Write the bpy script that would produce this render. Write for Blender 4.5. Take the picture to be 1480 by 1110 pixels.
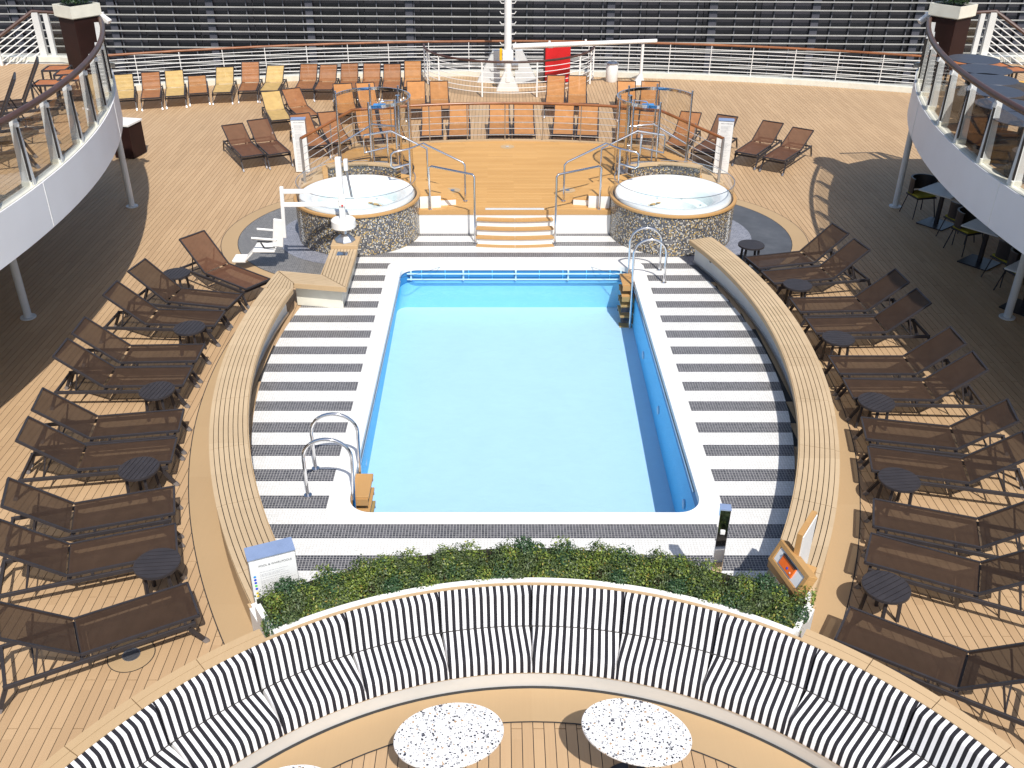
import bpy, bmesh, math, random
from math import sin, cos, pi, radians as R_, hypot, atan2, sqrt
from mathutils import Vector, Matrix
random.seed(7)
S = bpy.context.scene
COL = S.collection
for o in list(bpy.data.objects): bpy.data.objects.remove(o)

# ---------------------------------------------------------------- camera, sky, sun, exposure
cd = bpy.data.cameras.new('camera'); cam = bpy.data.objects.new('camera', cd); COL.objects.link(cam)
cam.location = (-.31, 0, 7.2); cam.rotation_euler = (R_(90 - 30.5), 0, 0)
cd.sensor_width = 36; cd.lens = 1363 / 1480 * 36; cd.shift_x = 18 / 1480; cd.clip_start = .1; cd.clip_end = 3000
S.camera = cam
SUN_DIR = Vector((-.20, .70, -1)).normalized()          # way the light travels
ELEV = math.asin(-SUN_DIR.z); AZ = atan2(-SUN_DIR.x, -SUN_DIR.y)
W = bpy.data.worlds.new('World'); S.world = W; W.use_nodes = True
wn = W.node_tree.nodes; bgn = wn['Background']
sk = wn.new('ShaderNodeTexSky'); sk.sky_type = 'NISHITA'; sk.sun_disc = False
sk.sun_elevation = ELEV; sk.sun_rotation = AZ; sk.air_density = 1.0; sk.dust_density = 1.6; sk.ozone_density = 1.0
W.node_tree.links.new(sk.outputs[0], bgn.inputs[0]); bgn.inputs[1].default_value = .125
sl = bpy.data.lights.new('sun', 'SUN'); sl.energy = 4.4; sl.angle = R_(.5); sl.color = (1, .96, .90)
so = bpy.data.objects.new('sun', sl); COL.objects.link(so)
so.rotation_euler = SUN_DIR.to_track_quat('-Z', 'Y').to_euler(); so.location = (5, -20, 40)
S.view_settings.view_transform = 'Standard'; S.view_settings.look = 'None'
S.view_settings.exposure = .15; S.view_settings.gamma = 1; S.view_settings.use_curve_mapping = False

# ---------------------------------------------------------------- helpers
class MB:
    def __init__(s): s.v = []; s.f = []; s.m = []; s.cur = 0
    def add(s, vs, fs):
        n = len(s.v); s.v += [tuple(v) for v in vs]
        for f in fs: s.f.append([i + n for i in f]); s.m.append(s.cur)
        return s
    def box(s, c, d, rz=0, M=None):
        x, y, z = [a / 2 for a in d]
        vs = [Vector((i * x, j * y, k * z)) for k in (-1, 1) for j in (-1, 1) for i in (-1, 1)]
        if M is None: M = Matrix.Rotation(rz, 3, 'Z')
        vs = [M @ v + Vector(c) for v in vs]
        return s.add(vs, [(0, 2, 3, 1), (4, 5, 7, 6), (0, 1, 5, 4), (2, 6, 7, 3), (0, 4, 6, 2), (1, 3, 7, 5)])
    def bar(s, a, b, w, h, up=(0, 0, 1)):
        a = Vector(a); b = Vector(b); d = b - a; L = d.length; d.normalize()
        u = Vector(up)
        if abs(d.dot(u)) > .98: u = Vector((0, 1, 0))
        y = u.cross(d).normalized(); z = d.cross(y)
        M = Matrix((d, y, z)).transposed()
        return s.box((a + b) / 2, (L, w, h), M=M)
    def tube(s, pts, r, n=8, closed=False, cap=True):
        P = [Vector(p) for p in pts]; N = len(P); rings = []
        t0 = None; nrm = None
        for i in range(N):
            a = P[i - 1] if (i > 0 or closed) else P[i]
            b = P[(i + 1) % N] if (i < N - 1 or closed) else P[i]
            t = (b - a).normalized()
            if nrm is None:
                nrm = t.orthogonal().normalized()
            else:
                ax = t0.cross(t)
                if ax.length > 1e-6: nrm = Matrix.Rotation(t0.angle(t), 3, ax.normalized()) @ nrm
                nrm = (nrm - t * nrm.dot(t)).normalized()
            bn = t.cross(nrm); t0 = t
            rr = r[i] if isinstance(r, (list, tuple)) else r
            k = 1
            if 0 < i < N - 1 or closed:
                c_ = max(.35, (P[i] - a).normalized().dot(t)); k = 1 / c_ if c_ < .999 else 1
                k = min(k, 1.35)
            rings.append([P[i] + (nrm * cos(2 * pi * j / n) + bn * sin(2 * pi * j / n)) * rr for j in range(n)])
        vs = [v for g in rings for v in g]; fs = []
        for i in range(N if closed else N - 1):
            for j in range(n):
                a = i * n + j; b = i * n + (j + 1) % n; i2 = (i + 1) % N
                fs.append((a, b, i2 * n + (j + 1) % n, i2 * n + j))
        if cap and not closed: fs += [list(range(n))[::-1], [(N - 1) * n + j for j in range(n)]]
        return s.add(vs, fs)
    def cyl(s, c, r, h, n=24, r2=None):
        r2 = r if r2 is None else r2; c = Vector(c)
        vs = [c + Vector((r * cos(2 * pi * j / n), r * sin(2 * pi * j / n), 0)) for j in range(n)]
        vs += [c + Vector((r2 * cos(2 * pi * j / n), r2 * sin(2 * pi * j / n), h)) for j in range(n)]
        return s.add(vs, [(j, (j + 1) % n, n + (j + 1) % n, n + j) for j in range(n)] + [list(range(n))[::-1], list(range(n, 2 * n))])
    def lathe(s, prof, n=48, c=(0, 0, 0), a0=0, a1=2 * pi):
        full = abs(a1 - a0 - 2 * pi) < 1e-6; m = n if full else n + 1
        vs = [(c[0] + r * cos(a0 + (a1 - a0) * j / n), c[1] + r * sin(a0 + (a1 - a0) * j / n), c[2] + z) for r, z in prof for j in range(m)]
        fs = []
        for i in range(len(prof) - 1):
            for j in range(n):
                k = (j + 1) % m
                fs.append((i * m + j, i * m + k, (i + 1) * m + k, (i + 1) * m + j))
        return s.add(vs, fs)
    def sector(s, r0, r1, a0, a1, z0, z1, n=24, c=(0, 0)):     # solid arc block
        vs = []; fs = []
        for j in range(n + 1):
            a = a0 + (a1 - a0) * j / n
            for r, z in ((r0, z0), (r1, z0), (r1, z1), (r0, z1)): vs.append((c[0] + r * cos(a), c[1] + r * sin(a), z))
        for j in range(n):
            for k in range(4):
                fs.append((j * 4 + k, j * 4 + (k + 1) % 4, (j + 1) * 4 + (k + 1) % 4, (j + 1) * 4 + k))
        if abs(a1 - a0) < 2 * pi - 1e-4: fs += [(3, 2, 1, 0), (n * 4, n * 4 + 1, n * 4 + 2, n * 4 + 3)]
        return s.add(vs, fs)
    def prism(s, poly, z0, z1):
        n = len(poly)
        ar = sum(poly[i][0] * poly[(i + 1) % n][1] - poly[(i + 1) % n][0] * poly[i][1] for i in range(n))
        if ar < 0: poly = poly[::-1]
        vs = [(p[0], p[1], z0) for p in poly] + [(p[0], p[1], z1) for p in poly]
        return s.add(vs, [(i, (i + 1) % n, n + (i + 1) % n, n + i) for i in range(n)] + [list(range(n))[::-1], list(range(n, 2 * n))])
    def mesh(s, name, mats, smooth=False, bevel=0):
        me = bpy.data.meshes.new(name); me.from_pydata(s.v, [], s.f)
        if not isinstance(mats, (list, tuple)): mats = [mats]
        for m in mats: me.materials.append(m)
        if len(mats) > 1: me.polygons.foreach_set('material_index', s.m)
        bm = bmesh.new(); bm.from_mesh(me); bmesh.ops.recalc_face_normals(bm, faces=bm.faces)
        if bevel: bmesh.ops.bevel(bm, geom=[e for e in bm.edges if len(e.link_faces) == 2 and e.calc_face_angle(0) > .6], offset=bevel, segments=2, affect='EDGES', profile=.5)
        bm.to_mesh(me); bm.free()
        if smooth:
            me.shade_smooth()
            try: me.set_sharp_from_angle(angle=R_(38))
            except Exception: pass
        me.update(); return me
    def obj(s, name, mats, parent=None, loc=(0, 0, 0), rz=0, smooth=False, bevel=0):
        return link(name, s.mesh(name, mats, smooth, bevel), parent, loc, rz)

def link(name, me, parent=None, loc=(0, 0, 0), rz=0):
    o = bpy.data.objects.new(name, me); COL.objects.link(o)
    o.location = loc; o.rotation_euler = (0, 0, rz)
    if parent: o.parent = parent
    return o
def tag(o, label, cat, group=None):
    o['label'] = label; o['category'] = cat
    if group: o['group'] = group
    return o
def thing(name, label, cat, loc=(0, 0, 0), rz=0, group=None):
    o = bpy.data.objects.new(name, None); COL.objects.link(o); o.empty_display_size = .1
    o.location = loc; o.rotation_euler = (0, 0, rz)
    return tag(o, label, cat, group)
def struct(o): o['kind'] = 'structure'; return o
def stuff(o): o['kind'] = 'stuff'; return o
def dup(root, loc, rz, label, group=None):
    kids = {}
    for o in ALLKIDS(root): kids.setdefault(o.parent.name, []).append(o)
    def rec(src, par):
        c = src.copy(); COL.objects.link(c); c.parent = par
        for k in kids.get(src.name, []): rec(k, c)
        return c
    c = rec(root, None); c.location = loc; c.rotation_euler = (0, 0, rz); c['label'] = label
    if group: c['group'] = group
    return c
def ALLKIDS(o):
    out = []; st = [o]
    while st:
        a = st.pop()
        for k in PAR.get(a.name, None) or [x for x in bpy.data.objects if x.parent == a]:
            out.append(k); st.append(k)
    return out
PAR = {}
def arc(c, r, a0, a1, n): return [(c[0] + r * cos(a0 + (a1 - a0) * i / n), c[1] + r * sin(a0 + (a1 - a0) * i / n)) for i in range(n + 1)]

# ---------------------------------------------------------------- materials
class NT:
    def __init__(s, name):
        s.m = bpy.data.materials.new(name); s.m.use_nodes = True; s.t = s.m.node_tree; s.b = s.t.nodes['Principled BSDF']
        s.out = s.t.nodes['Material Output']
    def n(s, typ, **kw):
        nd = s.t.nodes.new('ShaderNode' + typ)
        for k, v in kw.items():
            if k[0] == 'i' and k[1:].isdigit(): nd.inputs[int(k[1:])].default_value = v
            else: setattr(nd, k, v)
        return nd
    def l(s, a, b): s.t.links.new(a, b)
    def math(s, op, a, b=None, c=None):
        nd = s.n('Math', operation=op)
        for i, x in enumerate((a, b, c)):
            if x is None: continue
            if isinstance(x, (int, float)): nd.inputs[i].default_value = x
            else: s.l(x, nd.inputs[i])
        return nd.outputs[0]
    def ramp(s, fac, stops, interp='LINEAR'):
        nd = s.n('ValToRGB'); cr = nd.color_ramp; cr.interpolation = interp
        while len(cr.elements) < len(stops): cr.elements.new(.5)
        for e, (p, c) in zip(cr.elements, stops): e.position = p; e.color = (*c, 1)
        s.l(fac, nd.inputs[0]); return nd.outputs[0]
    def mix(s, fac, a, b, typ='MIX'):
        nd = s.n('Mix', data_type='RGBA', blend_type=typ)
        for i, x in ((0, fac), (6, a), (7, b)):
            if isinstance(x, (int, float)): nd.inputs[i].default_value = x
            elif isinstance(x, tuple): nd.inputs[i].default_value = (*x, 1)
            else: s.l(x, nd.inputs[i])
        return nd.outputs[2]
    def col(s, c): s.l(c, s.b.inputs['Base Color'])
def simple(name, c, rough=.5, metal=0, var=.12, scale=6, bump=0, bscale=200, spec=None):
    t = NT(name); t.b.inputs['Roughness'].default_value = rough; t.b.inputs['Metallic'].default_value = metal
    g = t.n('TexCoord'); nz = t.n('TexNoise'); nz.inputs['Scale'].default_value = scale; nz.inputs['Detail'].default_value = 5
    t.l(g.outputs['Object'], nz.inputs['Vector'])
    lo = tuple(x * (1 - var) for x in c); hi = tuple(min(1, x * (1 + var)) for x in c)
    t.col(t.ramp(nz.outputs[0], [(.3, lo), (.7, hi)]))
    rr = t.math('MULTIPLY_ADD', nz.outputs[0], .15, rough - .07); t.l(rr, t.b.inputs['Roughness'])
    if bump:
        n2 = t.n('TexNoise'); n2.inputs['Scale'].default_value = bscale; t.l(g.outputs['Object'], n2.inputs['Vector'])
        bp = t.n('Bump'); bp.inputs['Strength'].default_value = bump; bp.inputs['Distance'].default_value = .004
        t.l(n2.outputs[0], bp.inputs['Height']); t.l(bp.outputs[0], t.b.inputs['Normal'])
    if spec is not None: t.b.inputs['Specular IOR Level'].default_value = spec
    return t.m
def wood(name, c1, c2, pitch=.1017, axis=0, rough=.6, grain=(60, 1.2), var=.10, obj=False):
    """plank-by-plank tone + long grain + patchy wear; axis = across the planks"""
    t = NT(name); t.b.inputs['Roughness'].default_value = rough
    g = t.n('TexCoord'); geo = t.n('NewGeometry'); src = g.outputs['Object'] if obj else geo.outputs['Position']
    sp = t.n('SeparateXYZ'); t.l(src, sp.inputs[0])
    X = sp.outputs[axis]; Y = sp.outputs[1 - axis]
    pid = t.math('FLOOR', t.math('DIVIDE', X, pitch))
    seg = t.math('FLOOR', t.math('DIVIDE', t.math('ADD', Y, t.math('MULTIPLY', t.math('MODULO', pid, 2.0), .58)), 1.16))
    cb = t.n('CombineXYZ'); t.l(pid, cb.inputs[0]); t.l(seg, cb.inputs[1])
    wnz = t.n('TexWhiteNoise'); t.l(cb.outputs[0], wnz.inputs['Vector'])
    mp = t.n('Mapping'); sc = [1, 1, 4]; sc[axis] = grain[0]; sc[1 - axis] = grain[1]; mp.inputs['Scale'].default_value = sc; t.l(src, mp.inputs[0])
    nz = t.n('TexNoise'); nz.inputs['Scale'].default_value = 1; nz.inputs['Detail'].default_value = 4; t.l(mp.outputs[0], nz.inputs['Vector'])
    nb = t.n('TexNoise'); nb.inputs['Scale'].default_value = .55; nb.inputs['Detail'].default_value = 6; t.l(src, nb.inputs['Vector'])
    f = t.math('MULTIPLY_ADD', nz.outputs[0], .5, t.math('MULTIPLY', wnz.outputs[0], .5))
    c = t.mix(f, c1, c2)
    v = t.math('MULTIPLY_ADD', nb.outputs[0], var * 2.4, 1 - var * 1.2)
    hs = t.n('HueSaturation'); t.l(c, hs.inputs['Color']); t.l(v, hs.inputs['Value']); t.col(hs.outputs[0])
    bp = t.n('Bump'); bp.inputs['Strength'].default_value = .12; bp.inputs['Distance'].default_value = .003; t.l(nz.outputs[0], bp.inputs['Height']); t.l(bp.outputs[0], t.b.inputs['Normal'])
    t.b.inputs['Specular IOR Level'].default_value = .3
    return t.m
M = {}
M['deck'] = wood('composite_deck', (.40, .262, .145), (.515, .352, .202), rough=.62, var=.09)
M['band'] = wood('composite_band', (.40, .275, .15), (.44, .31, .175), pitch=40, rough=.6)
M['teak'] = wood('oiled_teak', (.50, .27, .085), (.62, .36, .13), axis=1, rough=.5)
M['teak_obj'] = wood('teak_trim', (.43, .235, .085), (.56, .34, .14), pitch=9, rough=.5, obj=True)
M['slat'] = wood('weathered_teak', (.43, .315, .190), (.56, .425, .270), pitch=.33, axis=1, rough=.65, grain=(6, 6), var=.10)
M['cap'] = wood('honey_wood', (.45, .31, .165), (.54, .385, .225), pitch=9, rough=.55)
M['varnish'] = simple('varnished_rail', (.26, .095, .032), .28, var=.25, scale=3)
M['varnish_dark'] = simple('dark_varnished_rail', (.075, .035, .025), .38, var=.25, scale=3)
M['caulk'] = simple('black_caulk', (.03, .028, .027), .7)
M['white'] = simple('white_paint', (.80, .79, .76), .35, var=.03)
M['cream'] = simple('cream_paint', (.70, .68, .58), .4, var=.06)
M['facia'] = simple('fascia_paint', (.79, .78, .79), .45, var=.03, scale=1.5)
M['grey_post'] = simple('light_grey_paint', (.60, .61, .60), .4, var=.04)
M['frame'] = simple('charcoal_metal', (.038, .034, .037), .45, metal=0, var=.12, spec=.3)
M['slate'] = simple('slate_tabletop', (.038, .042, .060), .42, var=.08)
M['black'] = simple('black_metal', (.02, .02, .024), .35, var=.1)
M['rubber'] = simple('black_rubber', (.02, .018, .018), .5)
M['silver'] = simple('silver_foot', (.26, .26, .28), .35, metal=.5, var=.05)
M['chrome'] = simple('polished_steel', (.75, .75, .76), .08, metal=1, var=.03)
M['steel'] = simple('brushed_steel', (.55, .56, .58), .32, metal=.9, var=.05)
M['wire'] = simple('bright_wire', (.62, .63, .64), .25, metal=.45, var=.03)
M['brown'] = simple('dark_brown_cladding', (.026, .010, .008), .6, spec=.2, var=.3, scale=1.5)
M['orange'] = simple('orange_plastic', (.9, .16, .015), .4, var=.1)
M['palerail'] = simple('pale_blue_rail', (.42, .62, .72), .3, var=.05)
M['red'] = simple('red_fabric_cover', (.55, .012, .015), .45, var=.2, scale=2)
M['yellow'] = simple('yellow_paint', (.8, .45, .02), .4)
M['olive'] = simple('mustard_upholstery', (.33, .29, .03), .8, var=.2, bump=.3)
M['shell'] = simple('black_chair_shell', (.015, .014, .018), .45)
M['bluegrey'] = simple('blue_grey_top', (.22, .29, .45), .4, var=.08)
M['board'] = simple('sign_board_white', (.78, .79, .78), .45, var=.02)
M['ink'] = simple('print_ink', (.10, .10, .11), .6); M['ink2'] = simple('print_ink_grey', (.45, .45, .46), .6)
M['inkblue'] = simple('icon_blue', (.02, .08, .6), .5); M['inkcyan'] = simple('icon_cyan', (.02, .3, .75), .5)
M['inkgreen'] = simple('icon_green', (.1, .6, .12), .5); M['inkyel'] = simple('icon_yellow', (.8, .6, .03), .5)
M['soil'] = simple('dark_soil', (.02, .016, .012), .9)
M['acry'] = simple('white_acrylic', (.78, .80, .80), .18, var=.02)
M['bluetile'] = simple('blue_plastic', (.03, .25, .6), .3)
M['belt'] = simple('black_webbing', (.015, .015, .018), .8)
M['padyel'] = simple('mustard_plaza_floor', (.62, .34, .06), .7, var=.1)
M['matte_dark'] = simple('dark_fabric_cover', (.05, .045, .045), .85, var=.3)

def sling(name, c, tr=.16):
    t = NT(name); g = t.n('TexCoord')
    nz = t.n('TexNoise'); nz.inputs['Scale'].default_value = 5; nz.inputs['Detail'].default_value = 4; t.l(g.outputs['Object'], nz.inputs['Vector'])
    oi = t.n('ObjectInfo'); v = t.math('MULTIPLY_ADD', oi.outputs['Random'], .22, .89)
    base = t.ramp(nz.outputs[0], [(.3, tuple(x * .88 for x in c)), (.7, tuple(x * 1.12 for x in c))])
    hs = t.n('HueSaturation'); t.l(base, hs.inputs['Color']); t.l(v, hs.inputs['Value']); t.col(hs.outputs[0])
    t.b.inputs['Roughness'].default_value = .6; t.b.inputs['Specular IOR Level'].default_value = .2
    wv = t.n('TexWave'); wv.inputs['Scale'].default_value = 60; t.l(g.outputs['Object'], wv.inputs['Vector'])
    bp = t.n('Bump'); bp.inputs['Strength'].default_value = .1; bp.inputs['Distance'].default_value = .001; t.l(wv.outputs[0], bp.inputs['Height']); t.l(bp.outputs[0], t.b.inputs['Normal'])
    tb = t.n('BsdfTransparent'); tl = t.n('BsdfTranslucent'); t.l(hs.outputs[0], tl.inputs[0])
    m1 = t.n('MixShader', i0=.18); t.l(t.b.outputs[0], m1.inputs[1]); t.l(tl.outputs[0], m1.inputs[2])
    m2 = t.n('MixShader', i0=tr); t.l(m1.outputs[0], m2.inputs[1]); t.l(tb.outputs[0], m2.inputs[2]); t.l(m2.outputs[0], t.out.inputs[0])
    return t.m
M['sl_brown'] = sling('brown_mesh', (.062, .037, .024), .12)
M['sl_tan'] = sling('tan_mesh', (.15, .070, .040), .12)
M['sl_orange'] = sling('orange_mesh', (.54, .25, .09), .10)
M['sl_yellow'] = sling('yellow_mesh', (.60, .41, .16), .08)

def glass(name, tint=(.93, .97, .96), refl=1.0):
    t = NT(name); tb = t.n('BsdfTransparent'); tb.inputs[0].default_value = (*tint, 1)
    gl = t.n('BsdfGlossy'); gl.inputs['Roughness'].default_value = .02
    lw = t.n('LayerWeight'); lw.inputs[0].default_value = .5
    f = t.math('MULTIPLY_ADD', t.math('POWER', lw.outputs['Facing'], 4.0), .35 * refl, .03 * refl)
    ms = t.n('MixShader'); t.l(f, ms.inputs[0]); t.l(tb.outputs[0], ms.inputs[1]); t.l(gl.outputs[0], ms.inputs[2]); t.l(ms.outputs[0], t.out.inputs[0])
    return t.m
M['glass'] = glass('clear_glass', (.985, .99, .985)); M['glass_warm'] = glass('shower_glass', (.95, .94, .92)); M['glass_smoke'] = glass('smoked_glass', (.87, .87, .86))
def water(name, tint, sc, strength, refl=.8):
    t = NT(name); tb = t.n('BsdfTransparent'); tb.inputs[0].default_value = (*tint, 1)
    geo = t.n('NewGeometry'); mp = t.n('Mapping'); mp.inputs['Scale'].default_value = (1, 1.7, 1); t.l(geo.outputs['Position'], mp.inputs[0])
    nz = t.n('TexNoise'); nz.inputs['Scale'].default_value = sc; nz.inputs['Detail'].default_value = 3; nz.inputs['Distortion'].default_value = .8; t.l(mp.outputs[0], nz.inputs['Vector'])
    bp = t.n('Bump'); bp.inputs['Strength'].default_value = strength; bp.inputs['Distance'].default_value = .05; t.l(nz.outputs[0], bp.inputs['Height'])
    gl = t.n('BsdfGlossy'); gl.inputs['Roughness'].default_value = .04; t.l(bp.outputs[0], gl.inputs['Normal'])
    fr = t.n('Fresnel'); fr.inputs[0].default_value = 1.33; t.l(bp.outputs[0], fr.inputs['Normal'])
    f = t.math('MULTIPLY', fr.outputs[0], refl)
    # small colour wobble from ripples bending the view of the floor
    c = t.ramp(nz.outputs[0], [(.35, tuple(x * .985 for x in tint)), (.65, tuple(min(1, x * 1.01) for x in tint))]); t.l(c, tb.inputs[0])
    ms = t.n('MixShader'); t.l(f, ms.inputs[0]); t.l(tb.outputs[0], ms.inputs[1]); t.l(gl.outputs[0], ms.inputs[2]); t.l(ms.outputs[0], t.out.inputs[0])
    return t.m
M['water'] = water('pool_water', (.86, .955, 1.0), 4.5, .32)
M['spa'] = water('spa_water', (.91, .975, .98), 5, .8, .22)
def paint(name, c, sc=3):
    t = NT(name); geo = t.n('NewGeometry'); nz = t.n('TexNoise'); nz.inputs['Scale'].default_value = sc; nz.inputs['Detail'].default_value = 2; nz.inputs['Distortion'].default_value = 1.5
    t.l(geo.outputs['Position'], nz.inputs['Vector'])
    t.col(t.ramp(nz.outputs[0], [(.35, tuple(x * .99 for x in c)), (.65, tuple(min(1, x * 1.01) for x in c))])); t.b.inputs['Roughness'].default_value = .5
    return t.m
M['pool_floor'] = paint('pool_floor_paint', (.50, .635, .77), .7); M['pool_wall'] = paint('pool_wall_paint', (.14, .60, .93))
M['pool_far'] = paint('pool_far_wall_sunlit', (.27, .62, .84), 1.2)  # paler copy of the wall paint, sunlight put into the far face
M['pool_navy'] = paint('pool_navy_shaded_band', (.03, .21, .46))  # shade under the rim overhang is put into this navy tone

def stripes_floor():
    t = NT('mosaic_stripe_floor'); geo = t.n('NewGeometry'); sp = t.n('SeparateXYZ'); t.l(geo.outputs['Position'], sp.inputs[0])
    X, Y = sp.outputs[0], sp.outputs[1]; T = .0375
    u = t.math('DIVIDE', X, T); v = t.math('DIVIDE', t.math('ADD', Y, .0), .0375)
    # black bands centred at y = 8.2 + .56 k, 0.255 wide, snapped to whole tiles
    yt = t.math('MULTIPLY', t.math('ADD', t.math('FLOOR', v), .5), .0375)
    ph = t.math('ABSOLUTE', t.math('SUBTRACT', t.math('FRACT', t.math('DIVIDE', t.math('SUBTRACT', yt, 8.2 - .2805 - 5.61), .561)), .5))
    blk = t.math('LESS_THAN', ph, .232)
    gx = t.math('ABSOLUTE', t.math('SUBTRACT', t.math('FRACT', u), .5)); gy = t.math('ABSOLUTE', t.math('SUBTRACT', t.math('FRACT', v), .5))
    gr = t.math('GREATER_THAN', t.math('MAXIMUM', gx, gy), .435)
    cb = t.n('CombineXYZ'); t.l(t.math('FLOOR', u), cb.inputs[0]); t.l(t.math('FLOOR', v), cb.inputs[1])
    w = t.n('TexWhiteNoise'); t.l(cb.outputs[0], w.inputs['Vector'])
    nb = t.n('TexNoise'); nb.inputs['Scale'].default_value = .9; nb.inputs['Detail'].default_value = 6; t.l(geo.outputs['Position'], nb.inputs['Vector'])
    bl = t.ramp(w.outputs[0], [(0, (.040, .040, .047)), (1, (.10, .097, .108))]); wh = t.ramp(w.outputs[0], [(0, (.68, .67, .64)), (1, (.78, .775, .755))])
    tile = t.mix(blk, wh, bl)
    grc = t.mix(blk, (.52, .505, .47), (.42, .41, .395))
    c = t.mix(gr, tile, grc)
    v2 = t.math('MULTIPLY_ADD', nb.outputs[0], .16, .92); hs = t.n('HueSaturation'); t.l(c, hs.inputs['Color']); t.l(v2, hs.inputs['Value']); t.col(hs.outputs[0])
    t.l(t.math('MULTIPLY_ADD', gr, .5, .28), t.b.inputs['Roughness'])
    return t.m
M['stripes'] = stripes_floor()
def mosaic(name, stops, T, polar=None, grout=(.22, .21, .2), rough=.25, gw=.42):
    t = NT(name); g = t.n('TexCoord'); sp = t.n('SeparateXYZ'); t.l(g.outputs['Object'], sp.inputs[0])
    if polar:
        u = t.math('DIVIDE', t.math('MULTIPLY', t.math('ARCTAN2', sp.outputs[1], sp.outputs[0]), polar), T); v = t.math('DIVIDE', sp.outputs[2], T)
    else: u = t.math('DIVIDE', sp.outputs[0], T); v = t.math('DIVIDE', sp.outputs[1], T)
    cb = t.n('CombineXYZ'); t.l(t.math('FLOOR', u), cb.inputs[0]); t.l(t.math('FLOOR', v), cb.inputs[1])
    w = t.n('TexWhiteNoise'); t.l(cb.outputs[0], w.inputs['Vector'])
    gx = t.math('ABSOLUTE', t.math('SUBTRACT', t.math('FRACT', u), .5)); gy = t.math('ABSOLUTE', t.math('SUBTRACT', t.math('FRACT', v), .5))
    gr = t.math('GREATER_THAN', t.math('MAXIMUM', gx, gy), gw)
    t.col(t.mix(gr, t.ramp(w.outputs[0], stops, 'CONSTANT'), grout)); t.b.inputs['Roughness'].default_value = rough
    return t.m
MSTOPS = [(0, (.022, .026, .036)), (.18, (.06, .065, .08)), (.40, (.15, .145, .15)), (.60, (.46, .31, .09)), (.77, (.58, .55, .48)), (.93, (.03, .035, .05))]
M['mosaic'] = mosaic('gold_black_mosaic', MSTOPS, .0245, polar=1.24)
M['mat_dark'] = mosaic('dark_floor_mosaic', [(0, (.11, .105, .105)), (.4, (.14, .135, .13)), (.75, (.18, .172, .165))], .0375, grout=(.25, .245, .235), rough=.4)
M['mat_ring'] = mosaic('blue_grey_floor_mosaic', [(0, (.15, .16, .20)), (.4, (.19, .20, .25)), (.75, (.24, .25, .30))], .0375, grout=(.30, .30, .32), rough=.4)
def resin():
    t = NT('worn_grey_rubber_floor'); g = t.n('NewGeometry'); nz = t.n('TexNoise'); nz.inputs['Scale'].default_value = 2.2; nz.inputs['Detail'].default_value = 9; nz.inputs['Roughness'].default_value = .65; t.l(g.outputs['Position'], nz.inputs['Vector'])
    t.col(t.ramp(nz.outputs[0], [(.3, (.060, .066, .078)), (.55, (.082, .090, .105)), (.75, (.115, .12, .135))])); t.b.inputs['Roughness'].default_value = .7; return t.m
M['resin'] = resin()
def striped():
    t = NT('black_white_stripe_fabric'); g = t.n('TexCoord'); sp = t.n('SeparateXYZ'); t.l(g.outputs['Object'], sp.inputs[0])
    nz = t.n('TexNoise'); nz.inputs['Scale'].default_value = 7; nz.inputs['Detail'].default_value = 2; t.l(g.outputs['Object'], nz.inputs['Vector'])
    x = t.math('ADD', sp.outputs[0], t.math('MULTIPLY', t.math('SUBTRACT', nz.outputs[0], .5), .002))
    f = t.math('LESS_THAN', t.math('FRACT', t.math('DIVIDE', t.math('ADD', x, 10.0 - .012), .0680)), .49)
    wv = t.n('TexNoise'); wv.inputs['Scale'].default_value = 260; t.l(g.outputs['Object'], wv.inputs['Vector'])
    c = t.mix(f, (.80, .79, .79), (.022, .021, .026)); hs = t.n('HueSaturation'); t.l(c, hs.inputs['Color']); t.l(t.math('MULTIPLY_ADD', wv.outputs[0], .2, .9), hs.inputs['Value']); t.col(hs.outputs[0])
    t.b.inputs['Roughness'].default_value = .85; t.b.inputs['Specular IOR Level'].default_value = .2
    n3 = t.n('TexNoise'); n3.inputs['Scale'].default_value = 9; t.l(g.outputs['Object'], n3.inputs['Vector'])
    bp = t.n('Bump'); bp.inputs['Strength'].default_value = .2; bp.inputs['Distance'].default_value = .02; t.l(n3.outputs[0], bp.inputs['Height']); t.l(bp.outputs[0], t.b.inputs['Normal'])
    return t.m
M['striped'] = striped()
def terrazzo():
    t = NT('terrazzo'); g = t.n('TexCoord'); base = (.80, .795, .79); c = base; first = True
    prev = None
    for sc, th, stops in ((52, .62, [(0, (.02, .02, .022)), (.3, (.10, .10, .11)), (.5, (.3, .3, .3)), (.72, (.03, .03, .05)), (.86, (.45, .28, .14))]),
                          (95, .40, [(0, (.05, .05, .05)), (.4, (.35, .33, .32)), (.7, (.5, .36, .26)), (.85, (.1, .1, .12))]),
                          (170, .34, [(0, (.2, .2, .2)), (.5, (.45, .44, .42))])):
        vo = t.n('TexVoronoi'); vo.inputs['Scale'].default_value = sc; t.l(g.outputs['Object'], vo.inputs['Vector'])
        sr = t.n('SeparateColor'); t.l(vo.outputs['Color'], sr.inputs[0])
        chip = t.math('LESS_THAN', vo.outputs['Distance'], t.math('MULTIPLY', sr.outputs[1], th))
        on = t.math('MULTIPLY', chip, t.math('GREATER_THAN', sr.outputs[2], .3))
        cc = t.ramp(sr.outputs[0], stops, 'CONSTANT')
        prev = t.mix(on, prev if prev is not None else base, cc)
    t.col(prev); t.b.inputs['Roughness'].default_value = .35; return t.m
M['terrazzo'] = terrazzo()
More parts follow.
